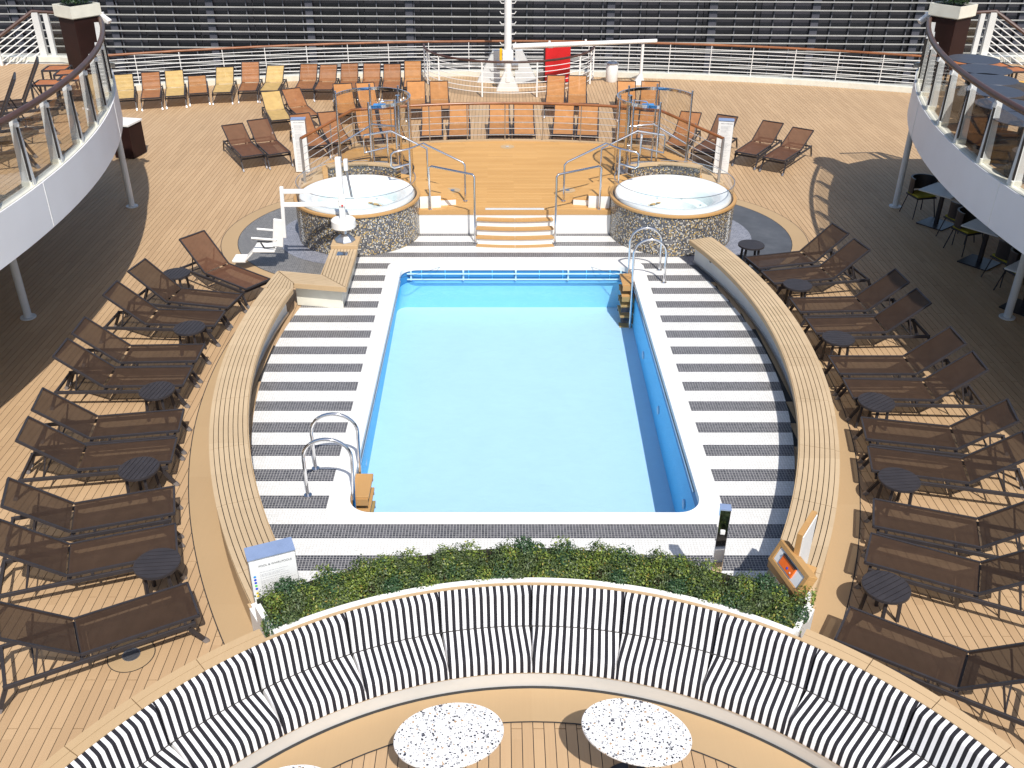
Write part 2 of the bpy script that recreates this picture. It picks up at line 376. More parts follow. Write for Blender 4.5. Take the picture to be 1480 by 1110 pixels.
def leafm(name, stops):
    t = NT(name); g = t.n('NewGeometry')
    t.col(t.ramp(g.outputs['Random Per Island'], stops)); t.b.inputs['Roughness'].default_value = .45
    tl = t.n('BsdfTranslucent'); t.l(t.b.inputs['Base Color'].links[0].from_socket, tl.inputs[0])
    ms = t.n('MixShader', i0=.25); t.l(t.b.outputs[0], ms.inputs[1]); t.l(tl.outputs[0], ms.inputs[2]); t.l(ms.outputs[0], t.out.inputs[0]); return t.m
M['leaf'] = leafm('boxwood_leaves', [(0, (.05, .085, .018)), (.4, (.12, .18, .03)), (.75, (.22, .29, .045)), (.93, (.32, .38, .08)), (1, (.38, .25, .05))])
M['leaf_dark'] = leafm('olive_leaves', [(0, (.03, .05, .016)), (.5, (.075, .115, .038)), (.9, (.14, .185, .065)), (1, (.18, .22, .08))])
M['leaf_teal'] = leafm('blue_green_leaves', [(0, (.015, .045, .018)), (.5, (.04, .095, .035)), (.9, (.08, .15, .06)), (1, (.12, .19, .07))])
M['leaf2'] = leafm('dark_leaves', [(0, (.012, .035, .016)), (.5, (.03, .075, .03)), (1, (.06, .13, .04))])
M['stem'] = simple('woody_stem', (.06, .045, .02), .8)
def facade_glass():
    t = NT('dark_facade_glass'); g = t.n('TexCoord'); nz = t.n('TexNoise'); nz.inputs['Scale'].default_value = .35; nz.inputs['Detail'].default_value = 5; t.l(g.outputs['Object'], nz.inputs['Vector'])
    oi = t.n('ObjectInfo'); f = t.math('MULTIPLY_ADD', oi.outputs['Random'], .5, t.math('MULTIPLY', nz.outputs[0], .5))
    t.col(t.ramp(f, [(.2, (.016, .014, .017)), (.55, (.030, .027, .032)), (.85, (.050, .046, .058))])); t.b.inputs['Roughness'].default_value = .35; return t.m
M['fglass'] = facade_glass()
M['louvre'] = simple('pale_louvre', (.40, .39, .36), .5, var=.15, scale=.8)
M['mull'] = simple('grey_mullion', (.12, .12, .135), .5)
M['freflection'] = simple('pale_glass_reflection', (.065, .065, .08), .5)
M['sea'] = simple('harbour_water_surface', (.02, .05, .06), .12, var=.3, scale=.05)
M['quay'] = simple('quay_concrete', (.28, .27, .25), .9, var=.2, scale=.2)
M['side_wall'] = simple('side_wall_white', (.7, .7, .7), .5)
M['ceil'] = simple('deckhead_panel', (.35, .34, .33), .6)

# ---------------------------------------------------------------- wider setting
struct(MB().box((0, 0, -24.1), (4000, 4000, .2)).obj('water', M['sea']))
struct(MB().box((0, 1060, -22.7), (3000, 2000 - .1, 3)).obj('quay', M['quay']))
# port building with louvred dark glass front
bd = thing('port_building', 'long dark glazed building with pale horizontal louvres filling the background beyond the ship rail', 'building', (0, 60, -21.2), R_(-2.1))
MB().box((0, 6.3, 13), (150, 12, 26)).obj('wall', M['mull'], bd)
PW = 1.13 * 3
pm = MB().box((0, 0, 0), (PW - .05, .1, 3.1)).mesh('glass_panel', M['fglass'])
for k in range(-17, 18):
    for j in range(6): link('glass_panel', pm, bd, (k * PW, .2, 9.55 + j * 3.15))
mm = MB().box((0, 0, 0), (.05, .16, 20)).mesh('mullion', M['mull'])
for k in range(-50, 51): link('mullion', mm, bd, (k * 1.13 + .2, .06, 17))
lm = MB().box((0, 0, 0), (118, .16, .05)).mesh('louvre', M['louvre'])
for j in range(42): link('louvre', lm, bd, (0, -.12, 7.9 + j * .468))
cm = MB().box((0, 0, 0), (.45, .12, 20)).mesh('column', M['freflection'])  # pale upright strips that paint reflections onto the glass front
for k in range(-9, 10): link('column', cm, bd, (k * 6.05 + .3, .0, 17))

# ---------------------------------------------------------------- deck slab and planks
DC = (0, -2.5); DR = 35.2                       # outer curb arc
PX0, PX1, PY0, PY1 = -2.2, 2.2, 9.07, 16.62      # pool opening
def slab(name, z0, z1, mat):
    b = MB()
    a = math.asin(13 / DR)
    top = arc(DC, DR + .3, pi / 2 + a, pi / 2 - a, 40)
    b.prism([(-13, -4), (13, -4), (13, (PY0 - .12)), (-13, (PY0 - .12))], z0, z1)
    b.prism([(-13, (PY0 - .12)), ((PX0 - .12), (PY0 - .12)), ((PX0 - .12), (PY1 + .12)), (-13, (PY1 + .12))], z0, z1)
    b.prism([((PX1 + .12), (PY0 - .12)), (13, (PY0 - .12)), (13, (PY1 + .12)), ((PX1 + .12), (PY1 + .12))], z0, z1)
    b.prism([(-13, (PY1 + .12)), (13, (PY1 + .12))] + [(13, top[-1][1])] + top[::-1] + [(-13, top[0][1])], z0, z1)
    return struct(b.obj(name, mat))
slab('deck_base', -.30, -.010, M['caulk'])
deck = thing('deck_planking', 'x', 'x'); del deck['label']; del deck['category']; struct(deck)
BC, BRI, BRO = 7.48, 11.38, 11.90               # bench arcs: centre (-+7.48,13)
def inside_pool_area(x, y):
    return (7.2 < y < 18.0) and hypot(abs(x) + BC, y - 13) < BRI + .1 and not (x < -3 and y > 15)
P = .1017; cands = []
for i in range(-127, 128):
    x = (i + .5) * P
    ymax = DC[1] + sqrt(DR * DR - x * x) - .01
    par = i % 2
    y = 3.6 - par * .58
    while y < ymax:
        y1 = min(y + 1.16, ymax)
        if y1 > 3.6 and y1 - y > .04:
            a, b = max(y, 3.6), y1
            cx_, cy_ = x, (a + b) / 2
            hide = all(inside_pool_area(x, q) for q in (a, b)) or (abs(x) < 3.6 and 18.6 < a and b < 22.3) \
                or (4.05 < hypot(x, a - 2.55) < 4.9 and 4.05 < hypot(x, b - 2.55) < 4.9 and abs(x) < 4)
            if not hide: cands.append((x, a, b))
        y += 1.16
def vis(c):
    x, a, b = c; y = (a + b) / 2; d = y * .8616 + 7.2 * .5075
    px = 722 + 1363 * (x + .31) / d; py = 555 + 1363 * (7.2 * .8616 - y * .5075) / d
    if not (-20 < px < 1500 and -20 < py < 1130): return 1e9
    if hypot(x, y - 2.55) < 4.6 and hypot(x, y - 2.55) > 3.5: return 1e8
    return d
cands.sort(key=vis)
cache = {}
for x, a, b in cands[:295]:
    k = round(b - a, 3)
    if k not in cache: cache[k] = MB().box((0, 0, -.005), (P - .0075, b - a - .009, .010)).mesh('plank', M['deck'])
    link('plank', cache[k], deck, (x, (a + b) / 2, 0))
mb = MB()
for x, a, b in cands[295:]: mb.box((x, (a + b) / 2, -.005), (P - .0075, b - a - .009, .010))
stuff(mb.obj('far_planks', M['deck'], deck))

# smooth border bands (4-6 mm above the planks) with caulk seams
def flat_ring(b, r0, r1, a0, a1, z, c, n=48):
    vs = []; 
    for j in range(n + 1):
        a = a0 + (a1 - a0) * j / n
        vs += [(c[0] + r0 * cos(a), c[1] + r0 * sin(a), z), (c[0] + r1 * cos(a), c[1] + r1 * sin(a), z)]
    b.add(vs, [(2 * j, 2 * j + 1, 2 * j + 3, 2 * j + 2) for j in range(n)])
SC = (0, 2.55)                                   # sofa centre
b = MB(); flat_ring(b, 3.45, 3.84, R_(12), R_(168), .006, SC); struct(b.obj('sofa_border_board', M['band']))
b = MB(); flat_ring(b, 3.435, 3.45, R_(12), R_(168), .007, SC); flat_ring(b, 3.84, 3.885, R_(12), R_(168), .007, SC); struct(b.obj('sofa_seam_and_shadow_gap', M['caulk']))  # inner ring is a caulk seam, outer ring paints the plinth's shadow gap
aend = math.asin((13 - 6.6) / BRO)
for s in (-1, 1):
    c = (-s * BC, 13)
    def rng(a0, a1): return (a0, a1) if s > 0 else (pi - a1, pi - a0)
    b = MB(); flat_ring(b, BRO - .03, BRO + .30, *rng(-.60, .30), .006, c); struct(b.obj('bench_border_board', M['band']))
    b = MB(); flat_ring(b, BRO + .30, BRO + .312, *rng(-.60, .30), .007, c); struct(b.obj('bench_border_seam', M['caulk']))
# whirlpool floor discs
TC = (3.18, 18.33)
for s in (-1, 1):
    c = (s * TC[0], TC[1])
    wr = (R_(-75), R_(120)) if s > 0 else (R_(60), R_(255))
    o = MB(); a0_ = -100 if s > 0 else 40
    vs = [(0, 0, 0)] + [(2.45 * cos(R_(a0_ + a * 4)), 2.45 * sin(R_(a0_ + a * 4)), 0) for a in range(61)]
    o.add(vs, [(0, j + 1, j + 2) for j in range(60)]); struct(o.obj('whirlpool_floor', M['mat_dark'] if s < 0 else M['resin'], None, (c[0], c[1], .010)))
    b = MB(); flat_ring(b, 1.1, 1.66, 0, 2 * pi, 0, (0, 0), 72); struct(b.obj('whirlpool_drain_ring', M['mat_ring'], None, (c[0], c[1], .014)))
    b = MB(); flat_ring(b, 2.46, 2.78, *wr, .008, c, 72); struct(b.obj('whirlpool_border_board', M['band']))
    b = MB(); flat_ring(b, 2.78, 2.792, *wr, .009, c, 72); flat_ring(b, 2.45, 2.462, 0, 2 * pi, .0115, c, 72); struct(b.obj('whirlpool_border_seam', M['caulk']))

# ---------------------------------------------------------------- tiled floor, coping and pool
def ax(y, r=BRI + .03): return -BC + sqrt(r * r - (y - 13) ** 2)
FZ = .016
ys = [7.0 + k * (PY0 - 7.0) / 10 for k in range(11)]; ym = [PY0 + k * (PY1 - PY0) / 24 for k in range(25)]; yt = [PY1 + k * (18.5 - PY1) / 8 for k in range(9)]
b = MB()
def strip(b, rows):     # rows of (y, x0, x1)
    vs = []
    for y, x0, x1 in rows: vs += [(x0, y, FZ), (x1, y, FZ)]
    b.add(vs, [(2 * j, 2 * j + 1, 2 * j + 3, 2 * j + 2) for j in range(len(rows) - 1)])
strip(b, [(y, -ax(y), ax(y)) for y in ys])
def lx(y): return -ax(y) if y < 14.9 else -3.2
strip(b, [(y, -ax(y), PX0) for y in ym if y < 14.92] + [(14.92, -ax(14.92), PX0)]); strip(b, [(14.92, -3.15, PX0)] + [(y, -3.15, PX0) for y in ym if y > 14.92])
strip(b, [(y, PX1, ax(y)) for y in ym])
strip(b, [(y, -3.15, ax(y) if y < 17.4 else 3.2) for y in yt])
struct(b.obj('tiled_floor', M['stripes']))
def rrect(x0, y0, x1, y1, r, n=8):
    out = []
    for cx, cy, a in ((x1 - r, y1 - r, 0), (x0 + r, y1 - r, 90), (x0 + r, y0 + r, 180), (x1 - r, y0 + r, 270)):
        for k in range(n + 1): t = R_(a + 90 * k / n); out.append((cx + r * cos(t), cy + r * sin(t)))
    return out
pool = thing('swimming_pool', 'rectangular pale blue swimming pool with white rim in the centre of the deck', 'pool')
inn = rrect(-2.17, PY0 + .02, 2.17, PY1 - .02, .30); out = rrect(-2.43, 8.905, 2.43, 16.86, .28)
inn2 = rrect(-2.20, PY0, 2.20, PY1, .33)
b = MB(); n = len(inn)
vs = [(x, y, .034) for x, y in inn] + [(x, y, .028) for x, y in out] + [(x, y, FZ - .01) for x, y in out] + [(x, y, -.06) for x, y in inn]
q = lambda i, j: [(i * n + k, i * n + (k + 1) % n, j * n + (k + 1) % n, j * n + k) for k in range(n)]
b.add(vs, q(0, 1) + q(1, 2) + q(3, 0)); b.obj('coping', M['white'], pool, smooth=True)
b = MB(); b.add([(x, y, z) for z in (-.05, -.30) for x, y in inn2], [(k, (k + 1) % n, n + (k + 1) % n, n + k) for k in range(n)]); b.obj('overflow_band', M['pool_navy'], pool)
def pf(y): return -1.32 + .45 * (y - 9.2) / 7.4
low = rrect(-2.30, PY0, 2.20, PY1 + .03, .2)
b = MB(); b.add([(x, y, -.30) for x, y in inn2] + [(x, y, pf(y)) for x, y in low], [(k, (k + 1) % n, n + (k + 1) % n, n + k) for k in range(n)]); b.m = [1 if (inn2[k][1] > 16.4 and inn2[(k + 1) % n][1] > 16.4) else 0 for k in range(n)]; b.obj('pool_wall', [M['pool_wall'], M['pool_far']], pool)
b = MB(); b.add([(x, y, pf(y)) for x, y in low], [list(range(n))]); b.obj('pool_floor', M['pool_floor'], pool)
b = MB(); b.add([(x, y, 0) for x, y in inn2], [list(range(n))]); b.obj('water_surface', M['water'], pool, (0, 0, -.27))
# rails of the overflow grille at the far end
for z in (-.10, -.215):
    MB().box((0, PY1 - .10, z), (4.15, .035, .024)).obj('grille_rail', M['palerail'], pool, bevel=.008)
for k in range(5): MB().box((-2.0 + k * 1.0, PY1 - .05, -.155), (.03, .06, .20)).obj('grille_bracket', M['palerail'], pool)
for k in range(9): MB().box((-1.80 + k * .45, PY1 - .015, -.15), (.014, .02, .19)).obj('grille_rib', M['pool_wall'], pool)
# long slot rails down both sides
for s in (-1, 1):
    MB().box((s * 2.165, 12.9, -.085), (.02, 6.5, .02)).obj('side_rail', M['chrome'], pool)
for x, y, z in ((2.19, 10.2, -.7), (2.19, 12.6, -.7), (-2.25, 11.2, -.7), (2.19, 14.4, -.7)):
    MB().tube([(x - .012, y, z), (x + .012, y, z)], .07, 16).obj('inlet_fitting', M['pool_floor'], pool)

def ladder(label, s, y):     # s=-1 left near, s=1 right far
    t = thing('pool_ladder', label, 'pool ladder', (s * 2.2, y, 0), 0 if s > 0 else pi, 'pool ladders')
    for dy in (-.285, .285):
        pts = [(.50, dy, .02), (.50, dy, .60)] + [(.205 + .295 * cos(a * pi / 14), dy, .60 + .27 * sin(a * pi / 14)) for a in range(1, 14)] + [(-.09, dy, .60), (-.07, dy, -.05), (-.06, dy, -1.0)]
        h = MB().tube(pts, .022, 10).obj('grab_rail', M['chrome'], t, smooth=True)
        MB().cyl((.50, dy, .016), .05, .025, 20).obj('flange', M['chrome'], h, smooth=True)
    for k in range(5):
        z = -.04 - .22 * k
        tr = MB().box((-.13 - .0 * k, 0, z), (.24, .50, .035)).obj('tread', M['teak_obj'], t, bevel=.005)
        if k: MB().box((-.015, 0, z - .08), (.02, .50, .12)).obj('riser', M['teak_obj'], tr)
        for dy in (-.255, .255): MB().box((-.13, dy, z - .06), (.22, .015, .10)).obj('cheek', M['black'] if k > 1 else M['teak_obj'], tr)
    return t
ladder('chrome pool ladder with wooden treads at the near left corner of the pool', -1, 9.72)
ladder('chrome pool ladder with wooden treads at the far right of the pool beside the whirlpool', 1, 16.12)

# ---------------------------------------------------------------- curved teak benches round the pool
BT = .50
def bench_arc(label, s, a0, a1, nseg):
    t = thing('curved_bench', label, 'bench', (0, 0, 0), 0, 'teak benches round the pool')
    c = (-s * BC, 13)
    def rng(u, v): return (u, v) if s > 0 else (pi - v, pi - u)
    seg = (a1 - a0) / nseg; ns = 8; w = (BRO - BRI - .03) / ns
    for k in range(nseg):
        g = .0045 / BRO
        for j in range(ns):
            r0 = BRI + .015 + j * w
            lo, hi = rng(a0 + k * seg + g, a0 + (k + 1) * seg - g)
            zz = BT if j < ns - 1 else BT - .012
            MB().sector(r0 + .0045, r0 + w - .0045, lo, hi, BT - .05, zz, 5, c).obj('slat', M['slat'], t)
    lo, hi = rng(a0, a1)
    MB().sector(BRI + .005, BRI + .016, lo, hi, BT - .085, BT - .004, 40, c).obj('edge_board', M['cap'], t)
    MB().sector(BRI + .02, BRO - .03, lo, hi, BT - .085, BT - .052, 40, c).obj('seat_base', M['caulk'], t)
    MB().sector(BRI + .16, BRI + .20, lo, hi, .02, BT - .086, 40, c).obj('inner_panel', M['grey_post'], t)
    MB().sector(BRI + .13, BRI + .158, lo, hi, .02, .06, 40, c).obj('kick_rail', M['steel'], t)
    MB().sector(BRO - .06, BRO - .02, lo, hi, .01, BT - .086, 40, c).obj('outer_panel', M['cap'], t)
    k = 0
    for a in (a0 + .1 + i * (a1 - a0) / 6 for i in range(6)):
        aa = a if s > 0 else pi - a
        MB().tube([(c[0] + (BRI + .145) * cos(aa), 13 + (BRI + .145) * sin(aa), .30), (c[0] + (BRI + .165) * cos(aa), 13 + (BRI + .165) * sin(aa), .30)], .035, 14).obj('step_light', M['black'], t)
    return t
bench_arc('long curved slatted teak bench along the right side of the pool', 1, -.585, .335, 9)
bl = bench_arc('curved slatted teak bench left of the pool with an angled end at the pool lift', -1, -.585, .136, 7)
# straight return sections of the left bench (slats follow each leg)
def quad_slats(t, A0, A1, B0, B1, ns, z=BT):     # slats run A->B; 0/1 = two edges
    A0, A1, B0, B1 = map(Vector, (A0, A1, B0, B1))
    for j in range(ns):
        u, v = j / ns + .01, (j + 1) / ns - .01
        MB().prism([tuple(A0.lerp(A1, u)), tuple(A0.lerp(A1, v)), tuple(B0.lerp(B1, v)), tuple(B0.lerp(B1, u))], z - .05, z).obj('slat', M['slat'], t)
ca = 13 + sin(.136) * BRI; cb_ = 13 + sin(.136) * BRO
I0 = (-(-BC + cos(.136) * BRI), ca); O0 = (-(-BC + cos(.136) * BRO), cb_)
I1 = (-3.86, 14.99); 
quad_slats(bl, O0, I0, (-4.22, 15.30), (-3.84, 14.78), 8)
quad_slats(bl, (-4.20, 15.31), (-3.82, 14.77), (-3.40, 15.12), (-2.92, 14.60), 7)
quad_slats(bl, (-3.40, 15.14), (-2.93, 14.63), (-3.42, 16.28), (-2.95, 16.28), 8)
for a, b_ in (((-3.82, 14.77), (-2.92, 14.60)), ((-2.92, 14.60), (-2.95, 16.28)), ((-3.4, 15.12), (-4.2, 15.3)), ((-3.42, 15.14), (-3.42, 16.28))):
    d = (Vector(b_) - Vector(a)).normalized(); nn = Vector((d.y, -d.x)); ins = nn * (.0)
    MB().bar((*a, BT - .045), (*b_, BT - .045), .02, .085).obj('edge_board', M['cap'], bl)
m = Vector((-3.4, 15.3))
for a, b_ in (((-3.84, 14.93), (-3.04, 14.78)), ((-3.03, 14.78), (-3.06, 16.7)), ((-3.32, 15.2), (-3.32, 16.7))):
    MB().bar((*a, .22), (*b_, .22), .02, .40).obj('inner_panel', M['cream'], bl)
MB().box((-3.18, 16.52, BT + .03), (.50, .46, .08)).obj('end_tray', M['cap'], bl, bevel=.006)
MB().box((-3.18, 16.05, BT + .006), (.20, .18, .012)).obj('inspection_plate', M['chrome'], bl)

# ---------------------------------------------------------------- striped sofa, planter and shrubs
ANG = R_(11.93)
sofa = thing('curved_sofa', 'long curved banquette sofa with black and white striped cushions in front of the hedge', 'sofa', (SC[0], SC[1], 0))
def cushion(r0, r1, kind):
    NU, NV = 26, 16; b = MB(); half = ANG / 2 - .0002
    def pr(t, w):   # rounded edge 0..1
        d = min(t, 1 - t) / w
        return 1 if d >= 1 else sqrt(max(0, 1 - (1 - d) ** 2))
    vs = []; 
    for i in range(NU + 1):
        u = i / NU; a = pi / 2 + half - 2 * half * u
        for j in range(NV + 1):
            v = j / NV
            uu = .5 - .5 * cos(pi * u); uu = u * .35 + uu * .65; vv = v * .35 + (.5 - .5 * cos(pi * v)) * .65
            a = pi / 2 + half - 2 * half * uu
            es = .62 + .38 * pr(uu, .018)
            puff = .006 * sin(pi * uu) ** .5 * sin(pi * vv)
            if kind == 'seat':
                e = es * (pr(vv, .12) if vv < .5 else 1); r = r0 + (r1 - r0) * vv; z = .285 + .165 * e + puff
                vs.append((r * cos(a), r * sin(a), z))
            else:
                e = es * (pr(vv, .09) if vv > .5 else 1); h = .42 + .41 * vv; r = (r0 + (r1 - r0) * vv) + .10 - .10 * e - puff
                vs.append((r * cos(a), r * sin(a), h))
    n0 = len(vs)
    fs = [(i * (NV + 1) + j, (i + 1) * (NV + 1) + j, (i + 1) * (NV + 1) + j + 1, i * (NV + 1) + j + 1) for i in range(NU) for j in range(NV)]
    b.add(vs, fs)
    # back sheet
    if kind == 'seat': b.sector(r0 + .004, r1 - .004, pi / 2 - half + .001, pi / 2 + half - .001, .27, .287, 8)
    else:
        vs = []
        for i in range(9):
            a = pi / 2 + half - 2 * half * i / 8
            for h, r in ((.42, r0 + .10), (.83, r1 + .10)): vs.append((r * cos(a), r * sin(a), h))
        b.add(vs, [(2 * i, 2 * i + 1, 2 * i + 3, 2 * i + 2) for i in range(8)])
    return b
sm_ = cushion(3.79, 4.30, 'seat'); bk_ = cushion(4.225, 4.29, 'back')
sme = sm_.mesh('seat_cushion', M['striped'], smooth=True); bke = bk_.mesh('back_cushion', M['striped'], smooth=True)
for k in range(-6, 6):
    rz = -(k + .5) * ANG
    link('seat_cushion', sme, sofa, (0, 0, 0), rz + random.uniform(-.0006, .0006)); link('back_cushion', bke, sofa, (0, 0, 0), rz)
A0, A1 = R_(18), R_(162)
b = MB(); n = 96; prof = [(3.87, .008), (3.805, .262), (4.43, .262)]
b.lathe(prof, n, a0=A0, a1=A1); b.obj('plinth', M['board'], sofa, smooth=True)
MB().sector(3.795, 3.84, A0, A1, .2625, .2695, 96).obj('seat_edge_trim', M['cap'], sofa)
MB().sector(4.217, 4.225, A0, A1, .44, .4575, 120).obj('seat_crease_shade', M['caulk'], sofa)  # dark strip painting in the shade where seat meets back
MB().sector(4.393, 4.422, A0, A1, .02, .815, 96).obj('back_shell', M['cream'], sofa)
MB().sector(4.392, 4.424, R_(56), R_(124), .816, .836, 60).obj('back_cap', M['cap'], sofa)
for s in (0, 1):      # wide caps beyond the planter, in boards
    for k in range(5):
        a = R_(18) + k * R_(7.7); lo, hi = (a, a + R_(7.6)) if s == 0 else (pi - a - R_(7.6), pi - a)
        MB().sector(4.392, 4.48, lo, hi, .816, .838, 8).obj('back_cap', M['cap'], sofa)
        MB().sector(4.485, 4.565, lo, hi, .816, .838, 8).obj('back_cap', M['cap'], sofa)
    lo, hi = (R_(18), R_(56)) if s == 0 else (R_(124), R_(162))
    MB().sector(4.424, 4.55, lo, hi, .01, .815, 30).obj('back_panel', M['cap'], sofa)
PA0, PA1 = R_(57.4), R_(122.4)
pl = thing('curved_planter', 'white curved planter behind the striped sofa with a timber ledge on the pool side', 'planter', (SC[0], SC[1], 0))
MB().sector(4.427, 4.49, PA0, PA1, .40, .840, 80).obj('front_rim', M['white'], pl)
MB().sector(5.10, 5.15, PA0, PA1, .05, .62, 80).obj('rear_rim', M['white'], pl)
for a in (PA0, PA1):
    MB().sector(4.88, 5.10, a - .006, a + .006, .05, .62, 2).obj('end_panel', M['white'], pl); MB().sector(4.49, 4.88, a - .006, a + .006, .05, .835, 2).obj('end_panel', M['white'], pl)
MB().sector(4.491, 5.099, PA0 + .01, PA1 - .01, .5, .70, 60).obj('soil', M['soil'], pl)
NL = 8
for k in range(NL):
    a = PA0 + (PA1 - PA0) * k / NL; da = (PA1 - PA0) / NL - .002
    for r in (5.17, 5.26): MB().sector(r, r + .085, a, a + da, .43, .46, 8).obj('ledge_board', M['cap'], pl)
MB().sector(5.155, 5.25, PA0, PA1, .02, .428, 60).obj('ledge_panel', M['grey_post'], pl)

def leaves(b, n, fn, size, bias=.0):
    for _ in range(n):
        q_ = fn(); p, nrm = q_[0], q_[1]; b.cur = q_[2] if len(q_) > 2 else 0; p = Vector(p)
        d = (Vector(nrm) + Vector((random.gauss(0, .55), random.gauss(0, .55), random.gauss(0, .45) + .15))).normalized()
        t = d.orthogonal().normalized(); t = Matrix.Rotation(random.uniform(0, 2 * pi), 3, d) @ t; w = d.cross(t)
        L = size * random.uniform(.7, 1.35)
        vs = [p - t * L * .1, p + t * L * .45 + w * L * .28 + d * L * .06, p + t * L, p + t * L * .45 - w * L * .28 + d * L * .06]
        b.add(vs, [(0, 1, 2, 3)])
def shrub_mesh(seed, wid, dep, hgt, n, size, tall=0):
    random.seed(seed); b = MB()
    bumps = [(random.uniform(-wid / 2, wid / 2), random.uniform(-dep / 2, dep / 2), random.uniform(.10, .16), random.uniform(.72, 1.18), random.choice((0, 0, 0, 1, 1, 1, 2))) for _ in range(30)]
    def fn():
        bx, by, br, bh, bc = random.choice(bumps)
        th = random.uniform(0, 2 * pi); ph = math.acos(random.uniform(-.15, 1))
        rr = br * random.uniform(.55, 1.08)
        nx, ny, nz = sin(ph) * cos(th), sin(ph) * sin(th), cos(ph)
        x = max(-wid / 2 - .05, min(wid / 2 + .05, bx + nx * rr)); y = max(-dep / 2 - .05, min(dep / 2 + .07, by + ny * rr))
        return (x, y, max(-.04, hgt * bh - br + nz * rr)), (nx, ny, nz + .3), bc
    leaves(b, n, fn, size)
    def fn2():
        sd = random.choice((-1, 1, -1)); return (random.uniform(-wid / 2, wid / 2), sd * dep / 2 * random.uniform(.85, 1.1), random.uniform(-.05, hgt * .7)), (0, sd, .3), random.choice((0, 1))
    leaves(b, n // 6, fn2, size)
    for _ in range(tall):
        x, y = random.uniform(-wid / 2, wid / 2), random.uniform(-dep / 3, dep / 3)
        for q in range(26):
            h = hgt * .8 + q * .008
            leaves(b, 1, lambda: ((x + random.gauss(0, .02), y + random.gauss(0, .02), h), (random.gauss(0, 1), random.gauss(0, 1), .4)), size)
    me = b.mesh('foliage', [M['leaf'], M['leaf_dark'], M['leaf_teal']])
    c = MB()
    for _ in range(26):
        x, y = random.uniform(-wid / 2, wid / 2) * .9, random.uniform(-dep / 2, dep / 2) * .8
        c.tube([(x, y, -.1), (x + random.uniform(-.04, .04), y, hgt * .8)], .005, 4)
    c2 = MB(); c2.box((0, 0, hgt * .25), (wid * .9, dep * .75, hgt * .55))
    return me, c.mesh('stem', M['stem'])
variants = [shrub_mesh(11, .68, .44, .245, 8500, .025, 1), shrub_mesh(12, .68, .44, .22, 8500, .024, 0), shrub_mesh(13, .68, .44, .235, 8500, .024, 2)]
NS = 9
slabel = ['at the left end of the planter beside the rules sign', 'second from the left end of the planter', 'third from the left end of the planter', 'left of the middle of the planter', 'in the very middle of the planter', 'right of the middle of the planter', 'third from the right end of the planter', 'second from the right end of the planter', 'at the right end of the white planter beside the wooden stand']
for k in range(NS):
    a = PA1 - .075 - (PA1 - PA0 - .15) * k / (NS - 1); r = 4.74
    fm, st = variants[(k * 2 + k // 3) % 3]
    t = thing('boxwood_shrub', 'dense green boxwood shrub ' + slabel[k], 'shrub', (r * cos(a), SC[1] + r * sin(a), .685), a - pi / 2, 'shrubs in the curved planter')
    stuff(link('foliage', fm, t)); stuff(link('stem', st, t))
random.seed(21)

# ---------------------------------------------------------------- text helper
def text_mesh(s, size, mat, name='lettering', ext=.0008):
    cu = bpy.data.curves.new('t', 'FONT'); cu.body = s; cu.size = size; cu.extrude = ext; cu.align_x = 'CENTER'; cu.align_y = 'CENTER'
    o = bpy.data.objects.new('t', cu); COL.objects.link(o)
    me = bpy.data.meshes.new_from_object(o.evaluated_get(bpy.context.evaluated_depsgraph_get())); me.name = name
    bpy.data.objects.remove(o); me.materials.clear(); me.materials.append(mat); return me
def placed(me, name, parent, mtx):
    o = bpy.data.objects.new(name, me); COL.objects.link(o); o.parent = parent; o.matrix_local = mtx; return o

# ---------------------------------------------------------------- signs
FACE = Matrix.Rotation(pi / 2, 4, 'X')         # text in XZ plane facing -y
def totem(label, loc, rz, w, h, z0, d, big):
    t = thing('rules_sign', label, 'sign', loc, rz)
    MB().box((0, d / 2, z0 + h / 2), (w, d, h)).obj('body', M['steel'], t, bevel=.004)
    MB().box((0, -.006, z0 + h / 2 - .01), (w - .012, .010, h - .02)).obj('notice_panel', M['board'], t)
    MB().box((0, d / 2, z0 + h + .006), (w + .006, d + .006, .010)).obj('top_cover', M['bluegrey'], t)
    tt = text_mesh('POOL & WHIRLPOOLS', w * .070 if big else w * .075, M['ink'], 'heading')
    placed(tt, 'heading', t, Matrix.Translation((w * .05, -.0125, z0 + h - .085 * (1 if big else .7))) @ FACE)
    rnd = random.Random(5); b = MB(); b2 = MB(); z = z0 + h - (.16 if big else .12); lw = w * (.74 if big else .7)
    while z > z0 + .06:
        L = lw * rnd.uniform(.45, 1); x0 = -w / 2 + w * .2
        x = x0
        while x < x0 + L:
            ww = rnd.uniform(.008, .028); b.box((x + ww / 2, -.0125, z), (ww, .0012, .0045)); x += ww + .006
        z -= .0135 if rnd.random() > .22 else .027
    b.obj('fine_print', M['ink2'], t)
    cols = ['inkcyan', 'inkblue', 'inkblue', 'inkgreen', 'inkblue', 'inkyel', 'inkyel'] if big else ['ink', 'ink', 'ink']
    for k, c in enumerate(cols):
        zz = z0 + h - .20 - k * (.038 if big else .1) - (.02 if k > 4 else 0)
        MB().tube([(-w * .41, -.0135, zz), (-w * .41, -.010, zz)], .013 if big else .009, 14).obj('icon', M[c], t)
    return t
totem('white pool and whirlpools rules sign with blue grey top left of the planter', (-2.53, 7.06, 0), R_(22), .46, 1.08, .02, .20, True)
totem('narrow white rules notice beside the left whirlpool stairs', (-5.08, 22.35, 0), R_(5), .34, 1.25, .02, .22, False)
totem('narrow white rules notice beside the right whirlpool stairs', (5.03, 22.25, 0), R_(-12), .36, 1.25, .02, .22, False)

